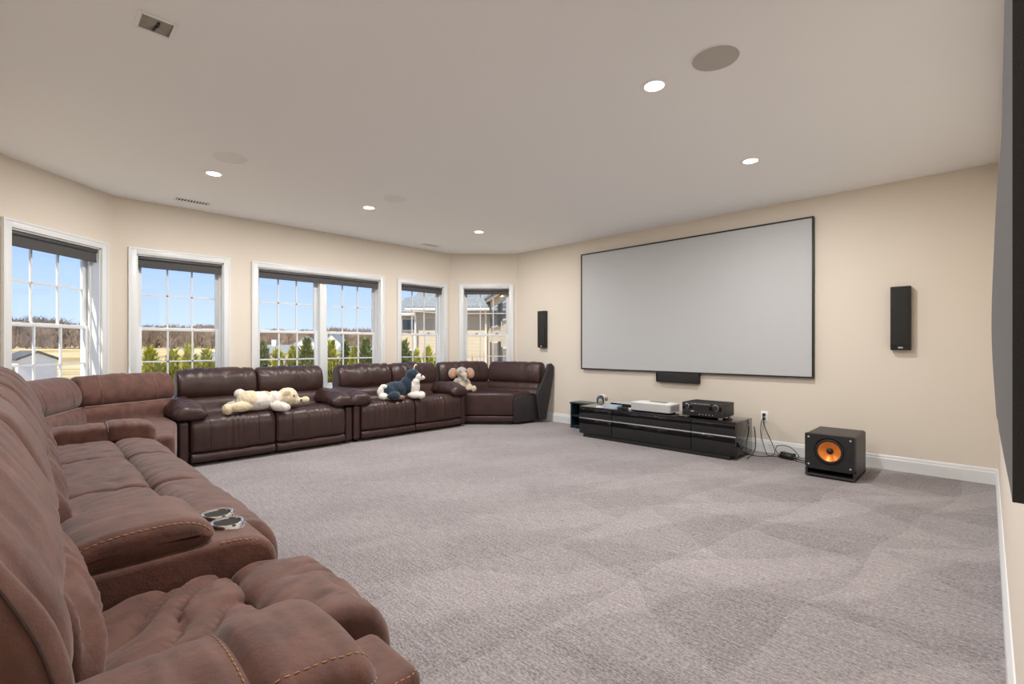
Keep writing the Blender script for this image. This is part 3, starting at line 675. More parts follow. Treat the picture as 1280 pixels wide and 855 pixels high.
# ------------------------------------------------------------------ leather sofas along the window wall
def leather_sofa(label, yc, w_in, seed):
    t = thing('leather_sofa', label, 'sofa', (-5.95, yc, 0), -PI/2, 'dark leather reclining sofas under the windows')
    le = M['leather']; h = w_in/2
    HD = [(-.17, .60), (-.125, .68), (-.13, .80), (-.17, .885), (-.24, .928), (-.32, .915), (-.375, .84), (-.385, .66), (-.28, .585)]
    LB = [(-.02, .42), (-.055, .50), (-.08, .57), (-.13, .612), (-.26, .615), (-.30, .52), (-.24, .42)]
    ST = [(-.16, .30), (-.16, .44), (-.04, .462), (.18, .474), (.34, .476), (.425, .455), (.468, .395), (.476, .30), (.470, .19), (.44, .135), (.2, .13), (-.1, .15)]
    FT = [(.30, .04), (.30, .125), (.42, .13), (.462, .118), (.474, .08), (.462, .045), (.40, .035)]
    for k, (a, b_) in enumerate(((-h, 0), (0, h))):
        def gh(u, x, z, s, k=k):
            c = np.clip(ridge(u*20+3*vnoise(u*6, z*6, seed+2), z*5, seed+k), 0, 1)**2; return -.014*c*smooth01(z, .76, .88)+.012*(vnoise(u*9, z*8+x*6, seed+5+k)-.5)
        def gs(u, x, z, s, k=k, a=a, b_=b_):
            m = math.exp(-((u-(a+b_)/2)/.13)**2)
            return (.012*(vnoise(u*42+x*6, z*2.2, seed+12+k)-.5)*(.35+m)+.008*(vnoise(u*10, x*8, seed+15+k)-.5))*smooth01(x, .1, .3)
        mb = MB(); loft(mb, HD, a+.004, b_-.004, .04, 40, 48, gh, puff=.012); mb.build('head_cushion', le, t, ang=80)
        mb = MB(); loft(mb, LB, a+.004, b_-.004, .035, 26, 40, None, puff=.01); mb.build('lumbar_cushion', le, t, ang=80)
        mb = MB(); loft(mb, ST, a+.003, b_-.003, .035, 60, 72, gs, puff=.008); sc = mb.build('seat_cushion', le, t, ang=80)
        mb = MB(); loft(mb, FT, a+.004, b_-.004, .02, 16, 32, None, puff=.004); mb.build('footrest', le, t, ang=80)
        for f in (.22, .78):
            g = MB(); u = a+(b_-a)*f; P = closed_curve(ST, 72); pts = [(u, y+.0105, z+(.010 if z > .45 else .0)) for y, z in P if y > .30 and z > .16]
            g.tube(pts, .0022, 5); g.build('seam', M['leather_d'], sc)
    for sgn in (-1, 1):
        x0, x1 = sorted((sgn*(h+.004), sgn*(h+.094)))
        mb = MB(); mb.rbox(x0, x1, -.36, .45, .035, .445, .025, 4); mb.build('arm_panel', le, t)
        def pil(u, a, b_, s, sgn=sgn): return -.010*np.clip(ridge(u*11, a*9+b_*5, seed+31), 0, 1)**2+.016*(vnoise(u*9, a*14+b_*7, seed+21+sgn)-.5)+.008*(vnoise(u*22, a*30, seed+25)-.5)
        xc = sgn*(h-.01); hw = .15; z0, z1 = .445, .645
        A = [(xc-hw, z0+.07), (xc-hw*.9, z0+.13), (xc-hw*.45, z1-.008), (xc+hw*.3, z1), (xc+hw*.88, z0+.14), (xc+hw, z0+.07), (xc+hw*.7, z0+.008), (xc, z0), (xc-hw*.7, z0+.008)]
        def sh(u, a_, bz): 
            k = smooth01(u, .25, .50); return (a_, bz-float(k)*(bz-z0)*.28)
        mb = MB(); loft(mb, A, -.24, .475, .07, 36, 52, pil, axis='y', shear=sh); mb.build('arm_pillow', le, t, ang=80)
    mb = MB(); mb.rbox(-h+.03, h-.03, -.43, -.30, .05, .80, .03, 3); mb.build('back_frame', M['leather_d'], t)
    mb = MB(); mb.box(-h, h, -.36, .42, .05, .16); mb.build('base', M['under'], t)
    for x in (-h-.03, h+.03):
        for y in (-.32, .38): mb = MB(); mb.lathe([(.02, 0), (.022, .05)], (x, y, 0), n=12); mb.build('foot', M['under'], t)
leather_sofa('dark brown leather sofa with a cream plush toy lying on it', 1.886, 1.585, 100)
leather_sofa('dark brown leather sofa with a husky plush toy on it', 3.675, 1.585, 130)

# ------------------------------------------------------------------ plush toys
def plush(name, label, loc, rz, blobs, extras):
    """blobs: (centre, radii, rot, colour) grown together into one continuous body"""
    root = thing(name, label, 'plush toy', loc, rz)
    mb = MB()
    for c, r, rot, col in blobs: mb.ell(c, r, rot, 16, 12)
    me = bpy.data.meshes.new('tmp'); me.from_pydata(mb.v, [], mb.f); ob = bpy.data.objects.new('tmp', me); COL.objects.link(ob)
    m = ob.modifiers.new('r', 'REMESH'); m.mode = 'VOXEL'; m.voxel_size = .008
    m = ob.modifiers.new('s', 'SMOOTH'); m.iterations = 5; m.factor = .5
    dg = bpy.context.evaluated_depsgraph_get(); nm = bpy.data.meshes.new_from_object(ob.evaluated_get(dg)); bpy.data.objects.remove(ob)
    n = len(nm.vertices); V = np.empty(n*3); nm.vertices.foreach_get('co', V); V = V.reshape(-1, 3)
    best = np.full(n, 1e9); colr = np.zeros((n, 4)); colr[:, 3] = 1
    for c, r, rot, col in blobs:
        im = np.array(Euler(rot).to_matrix().transposed()); q = (im @ (V-np.array(c)).T).T/np.array(r); d = np.linalg.norm(q, axis=1)
        d = (d-1)*min(r)+.012*(vnoise(V[:, 0]*60, V[:, 1]*60+V[:, 2]*60, 3)-.5)
        k = d < best; best[k] = d[k]; colr[k, :3] = col
    nrm = np.empty(n*3); nm.vertices.foreach_get('normal', nrm); nrm = nrm.reshape(-1, 3)
    V += nrm*(.006*(vnoise(V[:, 0]*80+V[:, 2]*33, V[:, 1]*80-V[:, 2]*55, 8)-.5))[:, None]
    nm.vertices.foreach_set('co', V.ravel())
    at = nm.color_attributes.new('fur', 'FLOAT_COLOR', 'POINT'); at.data.foreach_set('color', colr.ravel())
    nm.materials.clear(); nm.materials.append(M['plush']); nm.polygons.foreach_set('use_smooth', [True]*len(nm.polygons)); nm.name = 'body'
    b_ = bpy.data.objects.new('body', nm); COL.objects.link(b_); b_.parent = root
    for nm_, c, r, rot, m_ in extras:
        mb = MB(); mb.ell(c, r, rot, 14, 10); mb.build(nm_, m_, root, ang=80)
    return root
cream, tan, white_, peach = (.78, .66, .46), (.66, .44, .22), (.80, .75, .68), (.70, .52, .34)
M['eye'] = mat('toy_eye', (.01, .008, .008), .15, var=.05); M['nose'] = mat('toy_nose', (.02, .015, .015), .4, var=.05)
M['furcream'] = mat('ear_fur_cream', cream, .9, var=.15, vscale=60, bump=[('noise', 260, .5, .005)])
M['furdark'] = mat('ear_fur_dark', (.045, .06, .075), .9, var=.2, vscale=60, bump=[('noise', 260, .5, .005)])
M['furgrey'] = mat('ear_fur_grey', (.40, .35, .31), .9, var=.15, vscale=60, bump=[('noise', 260, .5, .005)])
M['earin'] = mat('ear_lining', (.62, .30, .16), .9, var=.15, vscale=60, bump=[('noise', 260, .5, .004)])
# cream lying plush: local x = along the sofa towards its head (world +y), local y = towards the wall
plush('lying_plush', 'cream polar bear plush lying on its belly on the leather sofa', (-5.64, 1.80, .47), PI/2, [
    ((-.06, .0, .115), (.21, .115, .105), (0, 0, 0), white_), ((-.14, .0, .135), (.12, .115, .10), (0, 0, 0), cream),
    ((.02, .01, .12), (.08, .11, .10), (0, 0, 0), peach), ((.11, -.01, .125), (.09, .10, .09), (0, 0, 0), white_),
    ((.25, -.02, .14), (.112, .105, .105), (0, 0, -.2), cream), ((.325, -.055, .095), (.06, .055, .05), (0, 0, -.3), cream),
    ((-.24, -.08, .075), (.14, .055, .055), (0, 0, .15), cream), ((-.37, -.085, .06), (.05, .05, .06), (0, 0, 0), cream),
    ((-.22, .10, .075), (.12, .06, .055), (0, 0, -.3), white_), ((-.215, .06, .20), (.055, .05, .055), (0, 0, 0), white_),
    ((.12, -.145, .055), (.095, .06, .052), (0, 0, -.9), white_), ((.165, -.19, .042), (.055, .05, .042), (0, 0, 0), white_),
    ((.34, .07, .075), (.14, .045, .042), (0, -.05, -.1), cream), ((.475, .05, .08), (.05, .045, .045), (0, 0, 0), cream)],
    [('eye', (.285, -.116, .155), (.011, .008, .011), (0, 0, 0), M['eye']), ('nose', (.372, -.088, .098), (.018, .016, .014), (0, 0, 0), M['nose']),
     ('eye', (.345, -.02, .15), (.010, .009, .011), (0, 0, 0), M['eye']),
     ('ear', (.215, -.105, .185), (.04, .018, .045), (.3, .5, 0), M['furcream']), ('ear', (.23, .06, .19), (.035, .02, .04), (-.3, .4, 0), M['furcream'])])
nav, lt = (.018, .034, .055), (.80, .75, .68)
hk = plush('husky_plush', 'black and white husky plush lying upright on the leather sofa', (-5.62, 3.53, .475), PI/2, [
    ((-.06, .02, .115), (.19, .095, .10), (0, 0, 0), nav), ((-.17, .02, .10), (.10, .10, .09), (0, 0, 0), nav), ((.09, .0, .15), (.09, .085, .12), (0, -.3, 0), nav),
    ((.155, -.045, .135), (.075, .070, .115), (0, 0, 0), lt), ((.155, -.01, .285), (.085, .085, .08), (0, 0, 0), nav), ((.13, -.01, .22), (.07, .07, .07), (0, 0, 0), nav),
    ((.195, -.055, .258), (.062, .058, .052), (0, 0, 0), lt), ((.165, -.075, .205), (.05, .04, .04), (0, 0, 0), lt), ((.25, -.065, .25), (.05, .034, .03), (0, .1, -.4), lt), ((.20, -.02, .315), (.03, .03, .035), (0, 0, 0), lt),
    ((.14, -.10, .04), (.10, .04, .04), (0, 0, -.7), lt), ((.19, -.15, .035), (.05, .048, .042), (0, 0, 0), lt), ((.235, -.06, .04), (.07, .045, .042), (0, 0, -.4), lt),
    ((-.15, -.09, .05), (.09, .045, .05), (0, 0, .1), nav), ((-.06, -.10, .028), (.05, .03, .028), (0, 0, 0), (.30, .20, .15)),
    ((-.285, .0, .11), (.035, .04, .06), (0, .3, 0), lt), ((-.265, -.04, .045), (.06, .04, .04), (0, 0, 0), lt), ((-.24, .0, .16), (.045, .04, .03), (0, 0, 0), lt), ((-.19, -.05, .035), (.06, .03, .028), (0, 0, 0), lt)],
    [('eye', (.226, -.108, .278), (.011, .008, .011), (0, 0, 0), M['eye']), ('nose', (.297, -.084, .252), (.014, .014, .012), (0, 0, 0), M['nose']),
     ('ear', (.178, -.040, .360), (.027, .020, .062), (0, .15, 0), M['furcream']), ('ear', (.177, -.050, .356), (.022, .018, .055), (0, .15, 0), M['furdark']), ('ear', (.12, .03, .36), (.020, .030, .055), (.1, -.1, 0), M['furdark'])])
hk.scale = (1.1, 1.1, 1.1)
gr, bg = (.50, .44, .37), (.68, .58, .44)
plush('elephant_plush', 'small grey elephant plush sitting upright with round ears', (-5.86, 4.77, .475), R_(58), [
    ((0, 0, .12), (.095, .085, .13), (0, 0, 0), gr), ((.015, -.04, .10), (.07, .06, .085), (0, 0, 0), bg), ((0, -.01, .30), (.09, .085, .085), (0, 0, 0), gr),
    ((.035, -.085, .255), (.05, .055, .05), (0, 0, 0), (.56, .50, .46)), ((.045, -.11, .215), (.03, .03, .055), (0, 0, 0), (.56, .50, .46)),
    ((-.085, -.09, .045), (.05, .11, .045), (0, 0, .3), gr), ((.11, -.10, .045), (.05, .12, .045), (0, 0, -.4), gr),
    ((.165, -.19, .052), (.045, .035, .052), (0, 0, -.3), bg), ((-.13, -.18, .05), (.045, .035, .05), (0, 0, .3), bg),
    ((-.10, -.04, .14), (.04, .05, .08), (.4, .3, 0), gr), ((.10, -.04, .13), (.04, .05, .08), (.4, -.3, 0), gr), ((.12, -.10, .085), (.04, .05, .035), (0, 0, 0), bg)],
    [('ear', (-.135, .0, .285), (.075, .018, .085), (0, .25, .25), M['furgrey']), ('ear', (.135, .0, .285), (.07, .018, .085), (0, -.25, -.25), M['furgrey']),
     ('ear_lining', (-.13, -.016, .28), (.045, .008, .058), (0, .25, .25), M['earin']), ('ear_lining', (.13, -.016, .28), (.042, .008, .058), (0, -.25, -.25), M['earin']),
     ('eye', (-.032, -.09, .315), (.010, .008, .010), (0, 0, 0), M['eye']), ('eye', (.065, -.075, .315), (.010, .008, .010), (0, 0, 0), M['eye'])])

# ------------------------------------------------------------------ projection screen and wall speakers
t = thing('projection_screen', 'large grey projection screen with thin black frame on the beige wall', 'screen', (-2.785, SY, 0))
x0, x1, z0, z1, fw = -1.495, 1.497, .846, 2.54, .016
mb = MB(); mb.box(x0+fw*.5, x1-fw*.5, -.04, -.034, z0+fw*.5, z1-fw*.5); mb.build('screen_surface', M['screen'], t)
mb = MB()
for a in ((x0, x1, z0, z0+fw), (x0, x1, z1-fw, z1), (x0, x0+fw, z0+fw, z1-fw), (x1-fw, x1, z0+fw, z1-fw)): mb.rbox(a[0], a[1], -.05, -.002, a[2], a[3], .003, 2)
mb.build('frame', M['blackm'], t)
def wall_speaker(label, xa, xb, za, zb, d, horiz=False):
    t = thing('wall_speaker', label, 'speaker', ((xa+xb)/2, SY, za)); w = (xb-xa)/2; h = zb-za
    mb = MB(); mb.rbox(-w, w, -d, -.001, 0, h, .006, 2); mb.build('cabinet', M['blackm'], t)
    mb = MB(); mb.rbox(-w+.006, w-.006, -d-.008, -d, (.045 if not horiz else .006), h-.006, .004, 2); mb.build('grille', M['blackcloth'], t)
    mb = MB()
    if horiz: mb.rbox(-w+.012, -w+.030, -d-.010, -d-.007, .01, h-.01, .002, 1)
    else: mb.rbox(-.018, .018, -d-.004, -d, .016, .03, .002, 1)
    mb.build('badge', M['blackgl'] if horiz else M['silver'], t)
wall_speaker('slim black wall speaker in the corner left of the screen', -5.12, -4.965, 1.16, 1.745, .07)
wall_speaker('slim black wall speaker right of the screen', -.655, -.505, 1.145, 1.742, .07)
wall_speaker('black horizontal centre speaker mounted under the screen', -3.07, -2.50, .72, .845, .055, True)

# ------------------------------------------------------------------ media console and what stands on it
KX0, KX1, KY0, KY1, KH = -3.82, -1.835, 5.10, 5.58, .395
t = thing('media_console', 'long low black gloss media console under the screen', 'cabinet', (-2.83, 5.34, 0))
bgm = M['blackgl']
def bx(nm, *a, m=bgm, r=.002, par=None): mb = MB(); mb.rbox(*a, r, 2); return mb.build(nm, m, par or t, w=True)
bx('top_panel', KX0, KX1, KY0, KY1, KH-.018, KH)
bx('side_panel', KX0, KX0+.018, KY0+.02, KY1, .04, KH-.018); bx('side_panel', KX1-.018, KX1, KY0+.02, KY1, .04, KH-.018)
bx('back_panel', KX0+.018, KX1-.018, KY1-.01, KY1, .04, KH-.018, m=M['blackm'])
bx('bottom_panel', KX0+.018, KX1-.018, KY0+.02, KY1-.01, .04, .058, m=M['blackm'])
bx('plinth', KX0+.06, KX1-.06, KY0+.006, KY1-.02, 0, .04, m=M['blackm'])
for xd in (-3.32, -2.306): bx('divider', xd-.009, xd+.009, KY0+.02, KY1-.01, .058, KH-.018, m=M['blackm'])
for a, b_ in ((KX0, -3.322), (-3.318, -2.308), (-2.304, KX1)):
    bx('drawer', a+.002, b_-.002, KY0, KY0+.018, .252, KH-.02); bx('door', a+.002, b_-.002, KY0, KY0+.018, .046, .238)
    bx('metal_strip', a+.002, b_-.002, KY0-.002, KY0+.012, .239, .2505, m=M['steel'], r=.001)
t = thing('side_cabinet', 'low dark teal cabinet standing behind the left end of the media console', 'cabinet', (-4.1, 5.62, 0))
bx('top_panel', -4.31, -3.86, 5.52, 5.765, .355, .375, m=M['teal']); bx('side_panel', -4.30, -4.28, 5.53, 5.76, 0, .355, m=M['teal']); bx('side_panel', -3.89, -3.87, 5.53, 5.76, 0, .355, m=M['teal'])
bx('shelf', -4.28, -3.89, 5.535, 5.76, .17, .19, m=M['teal']); bx('bottom_panel', -4.28, -3.89, 5.535, 5.76, .02, .04, m=M['teal']); bx('back_panel', -4.28, -3.89, 5.75, 5.76, .04, .355, m=M['teal'])

t = thing('av_receiver', 'black audio receiver with two knobs on the right end of the console', 'receiver', (-2.21, 5.32, KH))
for x in (-.185, .185):
    for y in (-.13, .13): mb = MB(); mb.lathe([(.020, 0), (.022, .004), (.022, .02), (.018, .022)], (x, y, 0), n=18); mb.build('foot', M['steel'], t)
mb = MB(); mb.rbox(-.217, .217, -.155, .17, .022, .168, .004, 2); mb.build('casing', M['blackm'], t)
mb = MB(); mb.rbox(-.22, .22, -.172, -.155, .020, .166, .005, 2); fp = mb.build('front_panel', M['blackgl'], t)
for x, r in ((-.165, .024), (.150, .030)): mb = MB(); mb.lathe([(r, 0), (r, -.012), (r*.85, -.016), (0, -.016)], (x, -.172, .125), 'Y', 28); mb.build('knob', M['blackm'], t); mb = MB(); mb.lathe([(r+.003, 0), (r+.003, -.002), (r, -.003)], (x, -.172, .125), 'Y', 28); mb.build('knob_ring', M['steel'], t)
mb = MB(); mb.box(-.10, .08, -.174, -.171, .095, .145); mb.build('display', M['under'], t)
for k in range(9): mb = MB(); mb.rbox(-.12+k*.024, -.106+k*.024, -.1745, -.171, .152, .159, .001, 1); mb.build('button', M['silver'], t)
for k in range(5): mb = MB(); mb.lathe([(.005, 0), (.005, -.004), (0, -.004)], (-.02+k*.035, -.172, .045), 'Y', 10); mb.build('jack', M['steel'], t)
mb = MB(); mb.rbox(-.12, -.085, -.174, -.171, .068, .077, .001, 1); mb.build('badge', M['silver'], t)
mb = MB()
for k in range(14): mb.box(-.19+k*.028, -.172+k*.028, -.09, .12, .1675, .1692)
mb.build('top_vents', M['under'], t)

t = thing('projector', 'white flat projector with rounded corners on the media console', 'projector', (-2.835, 5.285, KH))
mb = MB(); mb.rbox(-.255, .255, -.135, .135, .018, .106, .03, 5, edges=lambda d, m: abs(d.z) > .9); mb.build('casing', M['silver'], t)
mb = MB(); mb.rbox(-.248, .248, -.128, .128, .106, .111, .028, 5, edges=lambda d, m: abs(d.z) > .9); mb.build('lid', M['white'], t)
mb = MB(); mb.rbox(-.10, .12, .03, .11, .109, .113, .003, 2); mb.build('lens_window', M['darkglass'], t)
for k in range(7): mb = MB(); mb.box(.2545, .2565, -.09+k*.027, -.075+k*.027, .035, .092); mb.build('vent_slot', M['duct'], t, smooth=False)
for x in (-.2, .2):
    for y in (-.09, .09): mb = MB(); mb.lathe([(.014, 0), (.016, .018)], (x, y, 0), n=14); mb.build('foot', M['rubber'], t)

t = thing('set_top_box', 'flat black box with pale top behind the blue cases on the console', 'media player', (-3.28, 5.40, KH))
mb = MB(); mb.rbox(-.19, .17, -.10, .10, .004, .056, .006, 2); mb.build('casing', M['blackgl'], t)
mb = MB(); mb.rbox(-.186, .166, -.096, .096, .056, .060, .003, 2); mb.build('lid', M['silver'], t)
for x in (-.15, .13): mb = MB(); mb.box(x-.01, x+.01, -.08, .08, 0, .004); mb.build('foot', M['rubber'], t)
for k, (m_, ang, l) in enumerate(((M['cardwhite'], .02, 'white game case at the bottom of the small stack on the console'), (M['blue'], -.05, 'pale blue game case in the middle of the small stack on the console'), (M['blue'], .10, 'pale blue game case on top of the small stack on the console'))):
    t = thing('game_case', l, 'game case', (-3.355, 5.185, KH+k*.0155), ang, 'game cases on the media console')
    mb = MB(); mb.rbox(-.095, .095, -.065, .065, 0, .015, .003, 2); mb.build('shell', m_, t)
    mb = MB(); mb.box(-.088, .088, -.0656, -.0648, .004, .011); mb.build('spine_card', M['cardwhite'] if k else M['blue'], t)
t = thing('game_controller', 'small dark round-gripped controller lying in front of the game case stack', 'controller', (-3.19, 5.155, KH), .3)
mb = MB(); mb.ell((0, 0, .022), (.045, .028, .018)); mb.ell((-.045, -.022, .022), (.02, .032, .018), (0, 0, .4)); mb.ell((.045, -.022, .022), (.02, .032, .018), (0, 0, -.4)); mb.build('shell', M['rubber'], t)
for x in (-.02, .02): mb = MB(); mb.lathe([(.007, 0), (.006, .012), (.009, .014), (0, .016)], (x, -.008, .036), n=12); mb.build('thumb_stick', M['blackm'], t)
t = thing('plug_adapter', 'small white adapter with a short lead left of the projector', 'adapter', (-3.12, 5.20, KH))
mb = MB(); mb.rbox(-.03, .025, -.025, .025, 0, .028, .005, 2); mb.build('body', M['white'], t)
mb = MB(); mb.tube([(-.03, 0, .012), (-.06, -.02, .006), (-.09, -.03, .004), (-.12, -.01, .004)], .003, 6); mb.build('lead', M['white'], t)
t = thing('headset', 'navy and white headset with rounded visor standing on the console left end', 'headset', (-3.55, 5.20, KH)); t.scale = (1.15, 1.15, 1.15)
mb = MB(); mb.lathe([(.055, 0), (.055, .01), (.02, .014), (.012, .03)], n=28); mb.build('base', M['white'], t)
mb = MB(); mb.ell((-.005, 0, .075), (.046, .04, .058)); mb.build('visor', M['navy'], t)
mb = MB(); mb.ell((.008, -.018, .062), (.032, .030, .042)); mb.build('face_cushion', M['duct'], t)
mb = MB(); pts = [(-.035+.0*a, 0, .10) for a in range(1)]
arc = [(.012+.05*math.cos(a), .012, .085+.052*math.sin(a)) for a in np.linspace(-.3, PI+.1, 18)]
mb.tube(arc, .009, 8); mb.build('headband', M['cardwhite'], t)
mb = MB(); mb.ell((.066, .01, .098), (.018, .016, .026)); mb.build('rear_dial', M['brass'], t)

# ------------------------------------------------------------------ outlet and cords
t = thing('wall_outlet', 'white wall outlet with two black plugs above the baseboard', 'outlet', (-1.775, SY, .395))
mb = MB(); mb.rbox(-.037, .037, -.007, -.0005, -.06, .06, .003, 2); mb.build('cover_plate', M['white'], t)
for z in (-.021, .023): mb = MB(); mb.rbox(-.017, .017, -.009, -.006, z-.016, z+.016, .004, 2); mb.build('socket', M['cardwhite'], t)
for z in (-.021, .023): mb = MB(); mb.rbox(-.013, .013, -.038, -.009, z-.014, z+.014, .005, 2); mb.build('plug', M['rubber'], t)
def smooth_path(pts, n=10):
    p = [Vector(q) for q in pts]; out = []
    for i in range(len(p)-1):
        p0, p1, p2, p3 = p[max(0, i-1)], p[i], p[i+1], p[min(len(p)-1, i+2)]
        for k in range(n):
            t_ = k/n; out.append(.5*((2*p1)+(-p0+p2)*t_+(2*p0-5*p1+4*p2-p3)*t_*t_+(-p0+3*p1-3*p2+p3)*t_**3))
    return out+[p[-1]]
def cord(label, pts, r=.0042, nm='power_cord'):
    mb = MB(); mb.tube(smooth_path(pts), r, 7); return tag(mb.build('power_lead', M['rubber'], ang=80), label, 'cord', 'black leads by the outlet')
yo = SY-.04
cord('black cord hanging from the upper socket to the floor behind the console', [(-1.775, yo, .418), (-1.77, yo-.03, .39), (-1.745, yo-.04, .28), (-1.68, yo-.05, .14), (-1.63, yo-.10, .04), (-1.66, yo-.2, .006), (-1.80, yo-.27, .006), (-1.95, 5.62, .006)])
cord('black cord hanging straight from the lower socket to the power brick', [(-1.775, yo, .374), (-1.785, yo-.035, .34), (-1.79, yo-.04, .22), (-1.75, yo-.06, .08), (-1.70, yo-.12, .008), (-1.62, yo-.17, .006), (-1.55, 5.60, .012)])
cord('black cord looping along the baseboard to the subwoofer', [(-1.45, 5.60, .012), (-1.40, 5.66, .03), (-1.50, 5.70, .11), (-1.62, 5.71, .10), (-1.60, 5.67, .03), (-1.40, 5.62, .006), (-1.25, 5.56, .006), (-1.06, 5.525, .03), (-1.02, 5.502, .08)])
cord('thin black cord lying on the carpet from the brick to the subwoofer', [(-1.46, 5.58, .012), (-1.38, 5.53, .005), (-1.28, 5.50, .005), (-1.20, 5.53, .005), (-1.10, 5.54, .02), (-1.06, 5.502, .06)], .0035)
cord('black cord standing out at the right end of the media console', [(-1.82, 5.60, .30), (-1.81, 5.605, .2), (-1.80, 5.58, .08), (-1.81, 5.5, .006), (-1.80, 5.36, .006), (-1.78, 5.28, .006)], .005)
t = thing('power_brick', 'black power brick lying on the carpet beside the subwoofer cords', 'power adapter', (-1.50, 5.595, 0), -.25)
mb = MB(); mb.rbox(-.07, .07, -.028, .028, 0, .034, .008, 3); mb.build('casing', M['rubber'], t)
mb = MB(); mb.tube([(-.07, 0, .014), (-.10, 0, .012)], [.008, .005], 8); mb.build('strain_relief', M['rubber'], t)
mb = MB(); mb.tube([(.02+.075*math.cos(a), -.01+.05*math.sin(a), .040+.004*math.sin(3*a)+.0045*a/PI) for a in np.linspace(0, 6*PI, 60)], .0042, 6); mb.build('coiled_lead', M['rubber'], t)

# ------------------------------------------------------------------ subwoofer
t = thing('subwoofer', 'black subwoofer cabinet with orange cone on the carpet right of the console', 'subwoofer', (-1.0, 5.25, 0))
w, d0, d1, zt = .19, -.255, .25, .392
mb = MB(); mb.rbox(-w, w, d0+.05, d1, .075, zt, .022, 4, edges=lambda d, m: abs(d.y) > .9 and m.z > .2); mb.build('cabinet', M['wood'], t)
for xa in (-w, w-.018): mb = MB(); mb.box(xa, xa+.018, d0+.02, d1, .012, .078); mb.build('port_wall', M['wood'], t)
mb = MB(); mb.box(-w+.018, w-.018, d0+.20, d1, .03, .075); mb.build('port_back', M['under'], t)
mb = MB(); mb.rbox(-w, w, d0+.004, d1, .012, .030, .003, 2); mb.build('bottom_panel', M['wood'], t)
zc, cxs = .245, 0.0
# baffle with a round opening
n = 48; rO = .118; v = []; f = []
bm_ = MB(); zb = .078
sq = []
for k in range(n):
    a = 2*PI*k/n; c, s_ = math.cos(a), math.sin(a)
    kx = (w-.002)/max(abs(c), 1e-6); kz = ((zt-.001-zc) if s_ > 0 else (zc-zb))/max(abs(s_), 1e-6); L_ = min(kx, kz); sq.append((c*L_, zc+s_*L_))
for y in (d0, d0+.05):
    v += [(x, y, z) for x, z in sq]+[(math.cos(2*PI*k/n)*rO, y, zc+math.sin(2*PI*k/n)*rO) for k in range(n)]
for k in range(n):
    j = (k+1) % n; f += [(k, j, n+j, n+k), (2*n+k, 3*n+k, 3*n+j, 2*n+j), (k, 2*n+k, 2*n+j, j), (n+k, n+j, 3*n+j, 3*n+k)]
bm_.add(v, f); bm_.build('baffle', M['blackm'], t)
mb = MB(); mb.lathe([(.120, .002), (.120, -.003), (.112, -.004), (.110, .0)], (0, d0, zc), 'Y', 48, cap=False); mb.build('driver_rim', M['blackgl'], t)
mb = MB(); mb.lathe([(.112, .004), (.106, -.002), (.098, -.004), (.090, -.001), (.087, .006)], (0, d0, zc), 'Y', 48, cap=False); mb.build('surround', M['rubber'], t)
mb = MB(); mb.lathe([(.0885, .005), (.055, .020), (.030, .030), (.0, .031)], (0, d0, zc), 'Y', 56, cap=False); mb.build('cone', M['copper'], t)
mb = MB(); mb.lathe([(.027, .031), (.025, .022), (.018, .014), (.009, .010), (0, .009)], (0, d0, zc), 'Y', 32, cap=False); mb.build('dust_cap', M['rubber'], t)
for x in (-.158, .158):
    for z in (.115, .36): mb = MB(); mb.lathe([(.0075, .002), (.0075, -.004), (.005, -.007), (0, -.008)], (x, d0, z), 'Y', 14); mb.build('grille_peg', M['brass'] if 0 else M['silver'], t)
for x in (-.15, .15):
    for y in (-.2, .2): mb = MB(); mb.lathe([(.018, 0), (.02, .012)], (x, y, 0), n=14); mb.build('foot', M['rubber'], t)

# ------------------------------------------------------------------ black fabric panel on the right wall
ny, nz = 26, 44; v = []; f = []
ZA, ZBk = .955, 2.45
for j in range(nz+1):
    z = ZA+(ZBk-ZA)*j/nz
    for i in range(ny+1):
        k = i/ny; y = 1.0+1.05*k
        mid = math.exp(-((z-1.25)/.42)**2)
        far = .030+.026*mid
        p = .037+(far-.037)*min(1, k/.82)**1.3
        p += .004*math.sin(z*7+k*4)*min(1, k*3)*(1-k)+.003*(float(vnoise(z*5, k*4, 2))-.5)*min(1, k*4)
        if k > .82: p *= max(.05, 1-((k-.82)/.18)**2)
        v.append((RX-p, y, z+(.10*k if j == 0 else 0)))
n0 = len(v)
v += [(RX-.002, 1.0+1.05*(i/ny), ZA+(ZBk-ZA)*j/nz) for j in range(nz+1) for i in range(ny+1)]
def id_(j, i, b_=0): return b_*n0+j*(ny+1)+i
for j in range(nz):
    for i in range(ny):
        f.append((id_(j, i), id_(j, i+1), id_(j+1, i+1), id_(j+1, i))); f.append((id_(j, i, 1), id_(j+1, i, 1), id_(j+1, i+1, 1), id_(j, i+1, 1)))
for j in range(nz):
    for i in (0, ny): f.append((id_(j, i), id_(j+1, i), id_(j+1, i, 1), id_(j, i, 1)))
for i in range(ny):
    for j in (0, nz): f.append((id_(j, i), id_(j, i+1), id_(j, i+1, 1), id_(j, i, 1)))
mb = MB(); mb.add(v, f); tag(mb.build('acoustic_panel', M['felt'], ang=50), 'tall black felt acoustic panel hung on the right wall', 'wall panel')

